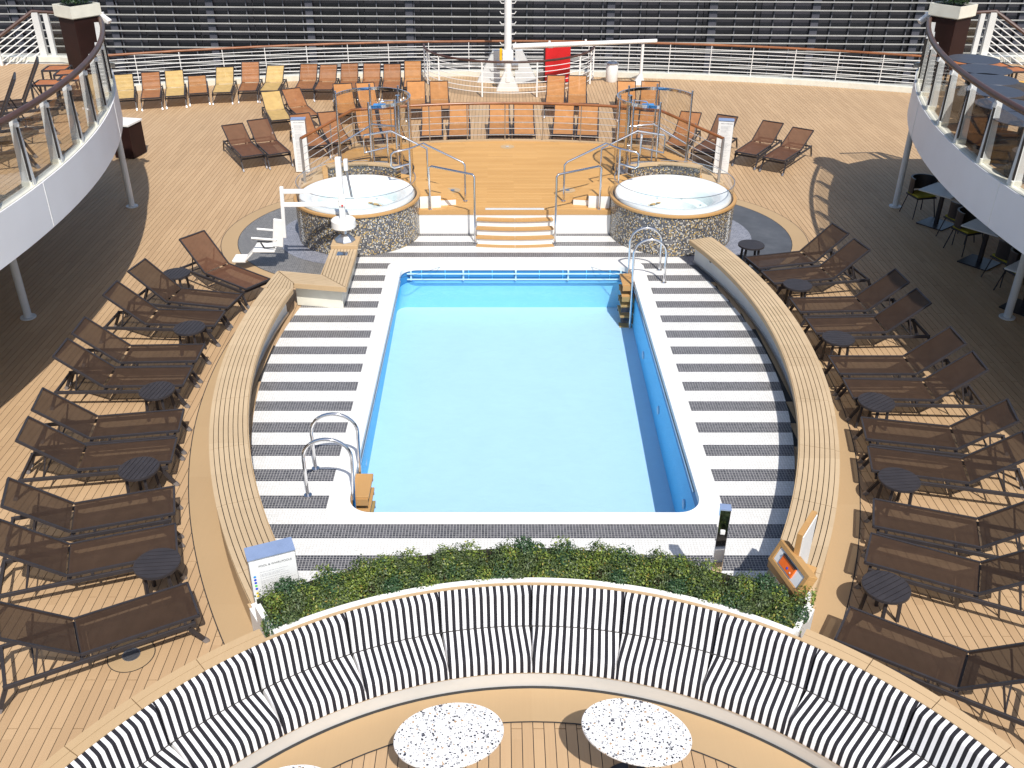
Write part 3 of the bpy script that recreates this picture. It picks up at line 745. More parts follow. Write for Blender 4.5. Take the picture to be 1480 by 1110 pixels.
# hand sanitiser style chrome post
t = thing('chrome_post', 'polished steel box post standing on the planter ledge right of the pool', 'post', (1.97, 7.56, .46), R_(-8))
MB().box((0, 0, .42), (.105, .09, .84)).obj('post_body', M['chrome'], t, bevel=.006)
MB().box((0, 0, .845), (.112, .097, .012)).obj('post_cap', M['bluegrey'], t)
MB().box((0, -.05, .56), (.05, .02, .05)).obj('front_block', M['white'], t, bevel=.008)  # small white block on the front of the post
# wooden stand with orange tray
t = thing('towel_stand', 'wooden framed stand with white inset and orange tray at the right end of the planter', 'stand', (2.60, 7.14, 0), R_(-76.5))
MB().box((0, .03, .36), (.46, .16, .70)).obj('body', M['board'], t, bevel=.005)
ex_ = Vector((1, 0, 0)); ey_ = Vector((0, .414, .910)); ez_ = ex_.cross(ey_); MM = Matrix((ex_, ey_, ez_)).transposed(); C0 = Vector((0, -.05, .89))
def sl(c, d, nm, m, par=None, bv=.004): return MB().box(C0 + MM @ Vector(c), d, M=MM).obj(nm, m, par or t, bevel=bv)
sl((0, .105, -.05), (.57, .05, .11), 'frame_board', M['teak_obj']); sl((0, -.105, -.05), (.57, .05, .11), 'frame_board', M['teak_obj'])
sl((-.26, 0, -.05), (.05, .159, .11), 'frame_board', M['teak_obj']); sl((.26, 0, -.05), (.05, .159, .11), 'frame_board', M['teak_obj'])
sl((0, 0, -.018), (.469, .159, .02), 'inset_panel', M['board'])
tr = sl((-.02, 0, -.003), (.24, .11, .02), 'tray', M['orange']); sl((-.02, .061, .002), (.24, .012, .03), 'tray_edge', M['black'], tr, 0)
sl((.0, -.01, .009), (.02, .02, .006), 'tray_button', M['inkblue'], tr, 0); sl((.06, -.02, .009), (.014, .014, .006), 'tray_button', M['white'], tr, 0)
MB().box((0, -.075, .725), (.57, .05, .10)).obj('lower_board', M['teak_obj'], t, bevel=.004)
t = thing('upright_screen', 'upright wooden board with a white side behind the orange tray stand', 'screen', (2.76, 7.40, .50), atan2(.37, .25))
MB().box((0, .0, .37), (.45, .055, .74)).obj('board', M['teak_obj'], t, bevel=.004)
MB().box((0, -.034, .36), (.43, .010, .70)).obj('white_face', M['board'], t)
MB().box((.0, -.10, .07), (.25, .12, .14)).obj('foot_block', M['teak_obj'], t, bevel=.004)

# ---------------------------------------------------------------- terrazzo tables in the sofa pod
for (x, y, rz, lab) in ((-.73, 5.27, R_(13), 'left'), (.83, 5.31, R_(-18), 'right'), (-2.02, 4.62, R_(28), 'far left')):
    t = thing('terrazzo_table', 'oval white terrazzo table inside the curved sofa, %s one' % {'left': 'left of the two large', 'right': 'right of the two large', 'far left': 'third and leftmost'}[lab], 'table', (x, y, 0), rz, 'terrazzo tables inside the sofa')
    vs = []; n = 64
    a_, b_ = .462, .325; b = MB()
    prof = [(.985, .690), (1, .697), (1, .714), (.99, .720)]
    for k, z in prof: vs += [(a_ * k * cos(2 * pi * j / n), b_ * k * sin(2 * pi * j / n), z) for j in range(n)]
    b.add(vs, [(i * n + j, i * n + (j + 1) % n, (i + 1) * n + (j + 1) % n, (i + 1) * n + j) for i in range(3) for j in range(n)] + [list(range(n))[::-1], list(range(3 * n, 4 * n))])
    b.obj('tabletop', M['terrazzo'], t)
    MB().cyl((0, 0, .03), .035, .66, 20).obj('column', M['black'], t, smooth=True)
    MB().lathe([(.0, .03), (.05, .03), (.23, .018), (.24, .008), (.0, .008)], 48).obj('foot_plate', M['black'], t, smooth=True)

# deck drain near the sofa
t = thing('deck_drain', 'round metal drain grate in a round deck patch left of the sofa', 'drain', (-4.03, 6.82, 0))
b = MB(); flat_ring(b, 0, .225, 0, 2 * pi, .006, (0, 0)); b.obj('round_patch', M['band'], t)
b = MB(); flat_ring(b, .225, .234, 0, 2 * pi, .007, (0, 0)); b.obj('patch_seam', M['caulk'], t)
b = MB(); flat_ring(b, .0, .085, 0, 2 * pi, .009, (0, 0)); b.obj('sump', M['black'], t)
b = MB(); b.sector(.078, .09, 0, 2 * pi, .008, .014, 32)
for k in range(-5, 6): b.box((0, k * .0145, .012), (2 * sqrt(max(.0001, .08 ** 2 - (k * .0145) ** 2)), .006, .004))
b.obj('grate', M['steel'], t)

# ---------------------------------------------------------------- loungers
def lounger_parts(root, slmat, back_deg):
    fr = M['frame']; w = .285
    ck = (slmat, back_deg)
    if ck not in LC:
        d = {}
        d['side_rail'] = MB().box((.19, 0, .285), (1.78, .028, .05)).mesh('side_rail', fr, bevel=.005)
        d['cross_bar'] = MB().box((0, 0, .285), (.03, 2 * w - .028, .035)).mesh('cross_bar', fr)
        b = MB(); NX = 10
        for nm, L in (('seat_sling', 1.13), ('back_sling', .78)):
            b = MB(); vs = []; NY = 6
            for i in range(NX + 1):
                for j in range(NY + 1):
                    u = i / NX; v = j / NY; sag = -.022 * sin(pi * v) * (.35 + .65 * sin(pi * u))
                    e = .015 * (abs(2 * v - 1) ** 2)
                    x = .012 + (L - .024) * u
                    vs.append((x if nm == 'seat_sling' else -x, -.262 + .524 * v, sag))
            b.add(vs, [(i * (NY + 1) + j, (i + 1) * (NY + 1) + j, (i + 1) * (NY + 1) + j + 1, i * (NY + 1) + j + 1) for i in range(NX) for j in range(NY)])
            d[nm] = b.mesh(nm, slmat, smooth=True)
        b = MB()
        for s in (-1, 1): b.bar((-.0, s * .268, 0), (1.13, s * .268, 0), .022, .03)
        b.bar((1.125, -.268, 0), (1.125, .268, 0), .022, .03); b.bar((.03, -.26, -.045), (.03, .26, -.045), .016, .016)
        for s in (-1, 1): b.bar((.25, s * .275, -.045), (.25, s * .275, -.01), .03, .03); b.bar((.98, s * .275, -.045), (.98, s * .275, -.01), .03, .03)
        d['seat_frame'] = b.mesh('seat_frame', fr)
        b = MB()
        for s in (-1, 1): b.bar((-.005, s * .268, 0), (-.78, s * .268, 0), .022, .03)
        b.bar((-.775, -.268, 0), (-.775, .268, 0), .022, .03); b.bar((-.06, -.26, -.03), (-.06, .26, -.03), .012, .012)
        d['back_frame'] = b.mesh('back_frame', fr)
        A = R_(back_deg); q = .42; px, pz = -q * cos(A), .36 + q * sin(A)
        b = MB()
        for s in (-1, 1): b.bar((px, s * .235, pz - .02), (-.30 - .15 * cos(A), s * .235, .29), .014, .02)
        b.bar((-.30 - .15 * cos(A), -.27, .285), (-.30 - .15 * cos(A), .27, .285), .016, .016)
        d['back_brace'] = b.mesh('back_brace', fr)
        b = MB(); b.bar((0, 0, .01), (0, 0, 0), .04, .04)
        for nm, dx in (('leg_head', -.10), ('leg_foot', .12)):
            d[nm] = MB().bar((0, 0, .27), (dx, 0, .055), .028, .042).mesh('leg', fr)
            d[nm + 'cap'] = MB().bar((dx, 0, .057), (dx * 1.28, 0, .004), .032, .048).mesh('foot_cap', M['silver'])
        LC[ck] = d
    d = LC[ck]
    for s in (-1, 1): link('side_rail', d['side_rail'], root, (0, s * w, 0))
    
    for x in (-.68, 0, 1.06): link('cross_bar', d['cross_bar'], root, (x, 0, 0))
    link('seat_sling', d['seat_sling'], root, (0, 0, .365)); link('seat_frame', d['seat_frame'], root, (0, 0, .36))
    for nm in ('back_sling', 'back_frame'):
        o = link(nm, d[nm], root, (0, 0, .365 if nm == 'back_sling' else .36)); o.rotation_euler = (0, R_(back_deg), 0)
    link('back_brace', d['back_brace'], root)
    for x, nm in ((-.68, 'leg_head'), (1.0, 'leg_foot')):
        for s in (-1, 1):
            lg = link('leg', d[nm], root, (x, s * w, 0)); link('foot_cap', d[nm + 'cap'], lg)
LC = {}
def lounger(label, hinge, ang, mat, back, group, z=0):
    t = thing('sun_lounger', label, 'sun lounger', (hinge[0], hinge[1], z), R_(ang), group)
    lounger_parts(t, M[mat], back); return t
ordn = ['first', 'second', 'third', 'fourth', 'fifth', 'sixth', 'seventh', 'eighth', 'ninth', 'tenth', 'eleventh', 'twelfth', 'thirteenth']
left = [(-5.41, 15.72, -37.4), (-5.85, 14.59, -12.3), (-5.96, 13.76, -3.3), (-5.96, 12.5, 2), (-5.95, 11.8, 1.5), (-5.69, 10.48, 9), (-5.58, 9.78, 8.9), (-5.23, 8.58, 17.2), (-4.99, 7.85, 18.6), (-4.46, 6.72, 27.9)]
right = [(5.39, 16.25, -165.5), (5.53, 15.53, -168.8), (5.73, 14.25, -176.9), (5.78, 13.48, -177.7), (5.76, 12.16, 180), (5.75, 11.43, 177.4), (5.61, 10.23, 168.5), (5.45, 9.5, 166.7), (5.09, 8.3, 160.8), (4.77, 7.56, 154.3), (4.06, 6.29, 147.3)]
for i, (x, y, a) in enumerate(left):
    e = {0: ', by pool lift', 9: ', by deck drain'}.get(i, '')
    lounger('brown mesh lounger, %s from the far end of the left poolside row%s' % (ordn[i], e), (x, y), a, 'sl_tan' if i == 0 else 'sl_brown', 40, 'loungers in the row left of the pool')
for i, (x, y, a) in enumerate(right):
    e = {0: ', by whirlpool floor', 10: ', behind the sofa'}.get(i, '')
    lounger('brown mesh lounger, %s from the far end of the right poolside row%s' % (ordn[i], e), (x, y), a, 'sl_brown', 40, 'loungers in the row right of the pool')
# far loungers measured as (foot px, foot py, back-top px, back-top py, colour)
far = [(180,143,178,107,'y'),(217.5,142,217,104,'o'),(252.7,139,251,102,'y'),(286.5,135,285,115,'O'),(320,134,325,97,'y'),(357,131.6,361.6,89,'o'),(388,131.6,398.6,94,'y'),(439,129,446.8,92.4,'o'),(467,130,475,93,'o'),(502,128,505.4,92,'o'),(534,128,537.8,92,'o'),(565,129,566.8,92.4,'o'),(596,126,596.5,88.4,'O'),
(406.8,173.5,390.5,132.4,'y'),(447,168,420,127.6,'o'),(503,164,494.6,122,'O'),(538,160,527,119.5,'O'),(601,158,601,117,'O'),(636,158,634,117,'O'),
(459.5,211,432,165,'o'),(492,206,473,161,'o'),(538,200.5,527,157,'O'),(570,199,561,157,'O'),(624,196.5,624,150.5,'O'),(663.5,196.5,663.5,150.5,'O'),
(721.6,194.6,721.6,150,'O'),(758,194.6,756.8,150,'O'),(813.5,194.6,816,150,'O'),(848.6,196,851,150,'O'),(801.4,152.7,804,109.5,'O'),(834,151,835,109.5,'O'),(908,158,905.4,118,'O'),(938,158,940.5,118,'O'),(904.6,200.5,910,158.6,'O'),(935.7,200.5,939.7,160,'O'),(976,211,999,161,'o'),(1014,219.5,1052,166.8,'t'),(366,225,335,179,'t'),(404,222,371.6,173.5,'t'),(1077.6,222,1118,176,'t'),(1118,230,1161,185,'t')]
FX, FX0, CS, SN = 1363., 722., cos(R_(30.5)), sin(R_(30.5))
def unp(px, py, z):          # survey: photo measurement -> place on the deck
    a = (px - FX0) / FX; b = (py - 555) / FX; t = (7.2 - z) / (SN + b * CS); return Vector((-.31 + a * t, (CS - b * SN) * t))
desc = {'y': 'yellow mesh', 'o': 'rust orange mesh', 'O': 'bright orange mesh', 't': 'brown mesh'}
mats = {'y': 'sl_yellow', 'o': 'sl_tan2', 'O': 'sl_orange', 't': 'sl_tan'}
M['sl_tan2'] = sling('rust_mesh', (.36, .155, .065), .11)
rowname = [(0, 13, 'in the back row against the ship rail'), (13, 19, 'in the second row behind the left shower'), (19, 25, 'just behind the left whirlpool and podium rail'), (25, 29, 'behind the middle of the podium rail'), (29, 31, 'in the pair by the red cover'), (31, 33, 'in the pair behind the right shower'), (33, 35, 'seen through the right shower'), (35, 37, 'behind the right sign'), (37, 39, 'in the pair on open deck left of the left sign'), (39, 41, 'in the pair on open deck right of the right sign')]
for i, (fx, fy, bx, by, c) in enumerate(far):
    F_ = unp(fx, fy, .36); best = None
    for k in range(0, 59):
        al = R_(4 + k); h = .78 * sin(al); dd = 1.13 + .78 * cos(al)
        Bp = unp(bx, by, .36 + h); e = abs((Bp - F_).length - dd) + (5 if Bp.y < F_.y else 0)
        if best is None or e < best[0]: best = (e, 4 + k, Bp)
    bk = max(8, min(52, round(best[1] / 4) * 4)); dr = (F_ - best[2]).normalized(); hg = F_ - dr * 1.13
    for lo, hi, nm in rowname:
        if lo <= i < hi: rn = nm; idx = i - lo; tot = hi - lo
    pos = ('left one' if idx == 0 else 'right one') if tot == 2 else ordn[idx] + ' from the left'
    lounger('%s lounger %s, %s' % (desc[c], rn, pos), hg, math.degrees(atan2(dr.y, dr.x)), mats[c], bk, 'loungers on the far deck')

# side tables
def side_table(label, x, y, rz):
    t = thing('side_table', label, 'side table', (x, y, 0), rz, 'round slatted side tables')
    R0 = .24; n = 8; w = 2 * R0 / n
    for k in range(n):
        y0, y1 = -R0 + k * w + .0036, -R0 + (k + 1) * w - .0036
        poly = []
        for j in range(7):
            yy = y0 + (y1 - y0) * j / 6; poly.append((sqrt(max(1e-6, R0 ** 2 - yy ** 2)), yy))
        for j in range(6, -1, -1):
            yy = y0 + (y1 - y0) * j / 6; poly.append((-sqrt(max(1e-6, R0 ** 2 - yy ** 2)), yy))
        key = ('st', k)
        if key not in LC: LC[key] = MB().prism(poly, .438, .450).mesh('slat', M['frame'])
        link('slat', LC[key], t)
    if 'rim' not in LC:
        LC['rim'] = MB().sector(R0 - .012, R0 + .004, 0, 2 * pi, .418, .446, 40).mesh('rim', M['frame'])
        b = MB(); b.box((0, 0, .43), (.36, .03, .012)); b.box((0, 0, .43), (.03, .36, .0125)); LC['cross'] = b.mesh('under_frame', M['frame']); LC['tray'] = MB().cyl((0, 0, .4365), R0 - .013, .001, 32).mesh('slat_gap_shade', M['black'])  # black disc added to stand in for shade between the slats
        LC['tleg'] = MB().bar((.165, 0, .43), (.195, 0, 0), .034, .034).mesh('leg', M['frame'])
    link('rim', LC['rim'], t); link('under_frame', LC['cross'], t); link('slat_gap_shade', LC['tray'], t)
    for k in range(4): link('leg', LC['tleg'], t, (0, 0, 0), pi / 4 + k * pi / 2)
tabs = [(254, 394.6, 'L'), (273.5, 473, 'L'), (226.5, 563.5, 'L'), (200.5, 676, 'L'), (227, 813, 'L'), (1086, 353, 'R'), (1153, 411, 'R'), (1212, 488, 'R'), (1267, 580, 'R'), (1300, 692, 'R'), (1281, 847, 'R')]
cl = {'L': 0, 'R': 0}
for px, py, sd in tabs:
    p = unp(px, py, .45); k = cl[sd]; cl[sd] += 1
    side_table('round charcoal slatted side table, %s from the far end of the %s loungers' % (ordn[k], 'left' if sd == 'L' else 'right'), p.x, p.y, R_(80) if (sd == 'L' and k < 4) else (R_(5) if sd == 'L' else (R_(0) if k == 0 else R_(random.uniform(-20, 60) if k % 2 else 5))))

# ---------------------------------------------------------------- podium, stairs, whirlpools
PZ = .50
pod = thing('podium', 'raised teak platform between the two whirlpools with steps down to the pool', 'platform')
PC = (-.1, 12.5); PR = 10.85
backarc = arc(PC, PR, R_(90 - 19.8), R_(90 + 20.6), 30)
poly = [(-2.3, 18.28), (2.3, 18.28), (3.5, 19.2), (4.15, 20.2), (4.35, 21.3)] + backarc + [(-4.4, 21.3), (-4.2, 20.2), (-3.5, 19.2)]
MB().prism(poly, .02, PZ - .03).obj('base', M['white'], pod)
def inpoly(x, y):
    c = False; n = len(poly)
    for i in range(n):
        x1, y1 = poly[i]; x2, y2 = poly[(i + 1) % n]
        if (y1 > y) != (y2 > y) and x < (x2 - x1) * (y - y1) / (y2 - y1) + x1: c = not c
    return c
y = 18.30; 
b = MB(); cnt = 0
while y < 23.3:
    ym_ = y + P / 2; xs = [k * .02 for k in range(-235, 236) if inpoly(k * .02, ym_)]
    if xs: MB().box(((xs[0] + xs[-1]) / 2, ym_, PZ - .012), (xs[-1] - xs[0], P - .014, .024)).obj('plank', M['teak'], pod)
    y += P
MB().prism([(p[0] * .999, p[1] - .01) for p in poly], PZ - .029, PZ - .020).obj('caulk_bed', M['caulk'], pod)
MB().box((0, 18.285, PZ - .020), (4.55, .035, .095)).obj('nosing', M['teak_obj'], pod)
e = MB().sector(PR - .10, PR + .02, R_(90 - 19.8), R_(90 + 20.6), PZ - .03, PZ + .035, 30, PC); e.obj('edge_kerb', M['cap'], pod)
for k in range(4):      # treads bow forward toward the pool
    z = PZ - .02 - (k + 1) * .118; y0 = 18.27 - k * .155; RS = 4.6; ha = math.asin(.76 / RS); yc = y0 + RS - .13 * (k + 1) / 4
    for j in (0, 1):
        for q in (0, 1):
            a0_, a1_ = -pi / 2 - ha + q * ha + .0006, -pi / 2 + q * ha - .0006
            MB().sector(RS + .004 + j * .076, RS + .076 + j * .076, a0_, a1_, z - .015, z + .015, 8, (0, yc)).obj('tread_slat', M['teak_obj'], pod)
    MB().sector(RS - .06, RS + .12, -pi / 2 - ha * .985, -pi / 2 + ha * .985, .02, z - .020, 14, (0, yc)).obj('riser', M['white'], pod)
MB().box((0, 18.40, PZ + .004), (1.20, .13, .006)).obj('drain_grate', M['grey_post'], pod)
for x, y in ((-1.32, 19.58), (1.15, 19.58), (-.12, 22.8)):
    o = MB(); flat_ring(o, 0, .17, 0, 2 * pi, 0, (0, 0)); p_ = o.obj('drain_patch', M['cap'], pod, (x, y, PZ + .003))
    o = MB(); flat_ring(o, 0, .05, 0, 2 * pi, .003, (0, 0)); o.obj('drain_cover', M['chrome'], p_)
# outer exit steps on both sides
for s in (-1, 1):
    for k, (x0, x1, z) in enumerate(((4.28, 4.55, .34), (4.55, 4.80, .18))):
        MB().prism([(s * x0, 19.6), (s * x1, 19.9), (s * (x1 + .0), 21.05), (s * x0, 21.35)], .02, z - .03).obj('side_step', M['white'], pod)
        MB().prism([(s * (x0 - .02), 19.6), (s * (x1 + .02), 19.9), (s * (x1 + .02), 21.05), (s * (x0 - .02), 21.35)], z - .029, z).obj('side_tread', M['cap'], pod)
    MB().bar((s * 4.85, 21.1, .10), (s * 3.72, 22.85, .50), .07, .14).obj('stringer', M['cap'], pod)
    # wedge steps up to the whirlpool
    c = (s * TC[0], TC[1])
    for r1, z, a0, a1 in ((2.0, PZ + .14, 102, 170), (1.68, PZ + .28, 100, 174)):
        lo, hi = (R_(a0), R_(a1)) if s > 0 else (pi - R_(a1), pi - R_(a0))
        MB().sector(1.25, r1, lo, hi, PZ, z - .03, 16, c).obj('tub_step', M['white'], pod)
        MB().sector(1.25, r1 + .015, lo, hi, z - .0295, z, 16, c).obj('tub_tread', M['teak'], pod)
# podium rail
rail = thing('podium_rail', 'curved steel rail with varnished wooden handrail around the back of the podium', 'railing')
RR = 10.78
def rp(a, z): return (PC[0] + RR * cos(R_(a)), PC[1] + RR * sin(R_(a)), z)
topz = PZ + .93
mid = [rp(90 + 20.2 - k * (39.6 / 30), topz) for k in range(31)]
endL, endR = (-4.78, 21.05, 1.20), (4.72, 21.05, 1.20)
MB().tube([endL] + mid + [endR], .034, 10).obj('handrail', M['varnish'], rail, smooth=True)
for k in range(5):
    z = PZ + .16 + k * .155; lo = .20 + .16 + k * .155
    pts = [(endL[0], endL[1], z - .30)] + [rp(90 + 20.2 - j * (39.6 / 30), z) for j in range(31)] + [(endR[0], endR[1], z - .30)]
    MB().tube(pts, .008, 6).obj('wire', M['wire'], rail, smooth=True)
for k in range(9):
    p = rp(90 + 20.2 - k * 4.95, 0); MB().tube([(p[0], p[1], PZ + .03), (p[0], p[1], topz - .02)], .014, 8).obj('post', M['steel'], rail, smooth=True)
for e in (endL, endR):
    MB().box((e[0], e[1], .62), (.05, .07, 1.16)).obj('post', M['steel'], rail)
    s = -1 if e[0] < 0 else 1
    MB().tube([(s * 4.25, 21.95, .28), (s * 4.25, 21.95, 1.30)], .014, 8).obj('post', M['steel'], rail, smooth=True)

# whirlpools
for s, nm in ((-1, 'left'), (1, 'right')):
    c = (s * TC[0], TC[1])
    t = thing('whirlpool', 'round whirlpool tub clad in gold and black mosaic at the %s end of the podium' % nm, 'hot tub', (c[0], c[1], 0), 0, 'whirlpools')
    MB().lathe([(1.235, .02), (1.235, .80)], 96).obj('mosaic_wall', M['mosaic'], t, smooth=True)
    MB().lathe([(1.225, .80), (1.265, .80), (1.268, .82), (1.262, .845), (1.20, .845), (1.20, .80)], 96).obj('wood_rim', M['teak_obj'], t, smooth=True)
    MB().lathe([(1.20, .835), (1.17, .835), (1.17, .79), (1.10, .79)], 96).obj('gutter', M['black'], t, smooth=True)
    MB().lathe([(1.165, .80), (1.16, .86), (1.14, .885), (1.08, .895), (1.0, .89), (.93, .865), (.86, .80), (.80, .68), (.78, .55), (.55, .53), (.50, .36), (.46, .20), (.0, .19)], 72).obj('basin', M['acry'], t, smooth=True)
    b = MB(); b.lathe([(.80, 0), (.0, 0)], 64); b.obj('water_surface', M['spa'], t, (0, 0, .77))
    for k in range(8):
        a = k * pi / 4 + .3; MB().cyl((.66 * cos(a), .66 * sin(a), .541), .025, .01, 12).obj('jet', M['steel'], t)
    # glass screen open toward the podium steps
    a0, a1 = (R_(-200), R_(95)) if s > 0 else (R_(85), R_(380))
    NG = 6
    for k in range(NG):
        u = a0 + (a1 - a0) * k / NG + .006; v = a0 + (a1 - a0) * (k + 1) / NG - .006
        MB().sector(1.180, 1.190, u, v, .80, 1.17, 12).obj('glass_pane', M['glass'], t, smooth=True)
    MB().sector(1.178, 1.192, a0, a1, 1.17, 1.177, 72).obj('glass_edge', M['steel'], t)
    # mosaic splash wall at the back
    MB().sector(1.30, 1.42, R_(57), R_(123), PZ - .02, 1.03, 24).obj('splash_wall', M['mosaic'], t, smooth=False)
    MB().sector(1.275, 1.445, R_(56), R_(124), 1.031, 1.065, 24).obj('splash_cap', M['cap'], t)
    a = R_(213) if s < 0 else R_(-35)
    tm = text_mesh('WHIRLPOOL', .16, M['board'], 'lettering', .001)
    nrm = Vector((cos(a), sin(a), 0)); tx = Vector((0, 0, -1)); ty = nrm.cross(tx)
    mt = Matrix((tx, ty, nrm)).transposed().to_4x4(); mt.translation = nrm * 1.243 + Vector((0, 0, .41)); mt = mt @ Matrix.Scale(.72, 4, (1, 0, 0))
    placed(tm, 'lettering', t, mt)

# showers
for s, nm in ((-1, 'left'), (1, 'right')):
    t = thing('shower', 'round glass shower cubicle with chrome posts and square head behind the %s whirlpool' % nm, 'shower', (s * 3.08, 20.75, PZ), 0, 'showers on the podium')
    Rr = .83; g = lambda a: R_(a) if s > 0 else pi - R_(a)
    a0, a1 = 12, 268
    pts = [(Rr * cos(g(a0 + (a1 - a0) * k / 40)), Rr * sin(g(a0 + (a1 - a0) * k / 40)), 1.68) for k in range(41)]
    b = MB(); lo, hi = sorted((g(a0), g(a1))); b.sector(Rr - .015, Rr + .015, lo, hi, 1.65, 1.71, 40); b.obj('top_ring', M['chrome'], t, smooth=True)
    for a in (12, 80, 128, 195, 228, 268):
        x, y = Rr * cos(g(a)), Rr * sin(g(a)); MB().tube([(x, y, .0), (x, y, 1.78)], .024, 12).obj('post', M['chrome'], t, smooth=True)
    for k in range(5):
        u, v = sorted((g(a0 + 51.2 * k + 1), g(a0 + 51.2 * (k + 1) - 1)))
        MB().sector(Rr - .004, Rr + .004, u, v, .12, 1.645, 10).obj('glass_pane', M['glass_warm'], t, smooth=True)
    MB().sector(Rr - .02, Rr + .02, lo, hi, .10, .118, 40).obj('bottom_ring', M['rubber'], t)
    MB().cyl((0, 0, .002), Rr - .05, .03, 48).obj('tray', M['mat_ring'], t)
    MB().cyl((-s * .56, 0, .03), .05, 1.70, 20).obj('column', M['chrome'], t, smooth=True)
    MB().tube([(-s * .56, 0, 1.62), (-s * .2, 0, 1.60), (-s * .15, 0, 1.53)], .014, 8).obj('shower_arm', M['chrome'], t, smooth=True)
    MB().box((-s * .15, 0, 1.50), (.26, .26, .045)).obj('shower_head', M['bluetile'], t, bevel=.006)
    for k in range(2): MB().tube([(-s * .56, -.09, .55 + k * .1), (-s * .50, -.09, .55 + k * .1)], .03, 12).obj('mixer_tap', M['chrome'], t, smooth=True)

# stair handrails
def pipe(label, paths, r=.022):
    t = thing('stair_handrail', label, 'handrail', (0, 0, 0), 0, 'chrome handrails on the podium')
    for pts in paths: MB().tube(pts, r, 10).obj('pipe', M['chrome'], t, smooth=True)
    for pts in paths:
        for p in (pts[0], pts[-1]):
            if p[2] in (.02, PZ): MB().cyl((p[0], p[1], p[2] + .002), .045, .02, 16).obj('flange', M['chrome'], t, smooth=True)
for s, nm in ((-1, 'left'), (1, 'right')):
    pipe('chrome handrail beside the pool steps on the %s side' % nm, [[(s * .80, 17.79, .02), (s * .80, 17.79, 1.38), (s * .83, 17.81, 1.42), (s * 1.66, 18.33, 1.42), (s * 1.72, 18.37, 1.38), (s * 1.72, 18.37, PZ)]])
    pipe('chrome looped handrail rising to the %s whirlpool rim' % nm, [[(s * 1.02, 18.86, PZ), (s * 1.02, 18.86, 1.28), (s * 1.07, 18.88, 1.33), (s * 1.88, 19.22, 1.62), (s * 2.15, 19.0, 1.57), (s * 2.46, 18.87, 1.54), (s * 2.52, 18.86, 1.49), (s * 2.52, 18.86, 1.26), (s * 2.47, 18.87, 1.22), (s * 2.15, 19.0, 1.26)], [(s * 2.15, 19.0, .84), (s * 2.15, 19.0, 1.57)]])
    pipe('chrome looped handrail between the %s shower and whirlpool' % nm, [[(s * 1.85, 19.75, PZ), (s * 1.85, 19.75, 1.35), (s * 2.62, 20.0, 1.66), (s * 3.18, 19.9, 1.60), (s * 3.20, 19.9, 1.56), (s * 3.20, 19.9, 1.22), (s * 2.72, 19.95, 1.32), (s * 2.72, 19.95, 1.60)], [(s * 2.70, 19.95, .9), (s * 2.70, 19.95, 1.62)]])
    pipe('chrome sloping handrail behind the %s shower leading to the side stairs' % nm, [[(s * 2.55, 21.3, PZ), (s * 2.55, 21.3, 1.36), (s * 2.62, 21.3, 1.40), (s * 3.2, 21.5, 1.40), (s * 3.95, 21.2, 1.02), (s * 3.97, 21.18, .98), (s * 3.97, 21.18, PZ)]])

# ---------------------------------------------------------------- pool lift
t = thing('pool_lift', 'white pool hoist with hanging seat on the angled bench end by the left whirlpool', 'pool lift', (-3.2, 16.56, 0))
b = MB(); b.lathe([(.20, 0), (.19, .02), (.10, .10), (.07, .12)], 8); b.obj('base_plate', M['steel'], t, (0, 0, .575))
MB().cyl((0, 0, .66), .055, .17, 20).obj('pedestal', M['steel'], t, smooth=True)
MB().lathe([(0, .82), (.20, .82), (.225, .84), (.225, .97), (.20, .99), (0, .99)], 40).obj('turntable_cover', M['white'], t, smooth=True)
MB().box((.0, 0, 1.56), (.10, .12, 1.16)).obj('mast', M['white'], t, bevel=.01)
MB().box((.13, .02, 2.0), (.07, .10, .20)).obj('battery_box', M['white'], t, bevel=.008)
MB().tube([(.13, .02, 1.92), (.19, .02, 1.40)], [.022, .022], 10).obj('actuator', M['steel'], t, smooth=True)
MB().box((.02, -.05, 1.36), (.12, .06, .22)).obj('control_box', M['white'], t, bevel=.006)
MB().box((.02, -.085, 1.27), (.03, .01, .03)).obj('stop_button', M['red'], t)
for z in (1.53, 1.28): MB().bar((0, -.02, z), (-1.06, .0, z - .02), .06, .075).obj('arm', M['white'], t, bevel=.006)
MB().box((-.55, -.036, 1.27), (.05, .004, .035)).obj('warning_sticker', M['yellow'], t)
MB().bar((-1.07, 0, 1.60), (-1.12, 0, .62), .065, .06).obj('hanger', M['white'], t, bevel=.006)
seat = MB().box((-1.50, .0, .42), (.42, .42, .04)).obj('seat', M['white'], t, bevel=.015)
MB().bar((-1.27, 0, .44), (-1.19, 0, .98), .20, .05).obj('backrest', M['white'], t, bevel=.015)
for dy in (-.23, .23): MB().tube([(-1.22, dy, .66), (-1.68, dy, .70)], .022, 10).obj('armrest', M['white'], t, smooth=True)
MB().bar((-1.70, 0, .40), (-1.88, 0, .22), .34, .03).obj('leg_rest', M['white'], t, bevel=.01)
MB().box((-2.0, 0, .20), (.26, .32, .05)).obj('footrest', M['white'], t, bevel=.015)
MB().tube([(-1.28, -.21, .50), (-1.5, -.1, .455), (-1.62, .15, .455)], .014, 6).obj('safety_belt', M['belt'], t)
MB().tube([(-1.28, .21, .50), (-1.5, .18, .46), (-1.7, .22, .455)], .014, 6).obj('safety_belt', M['belt'], t)

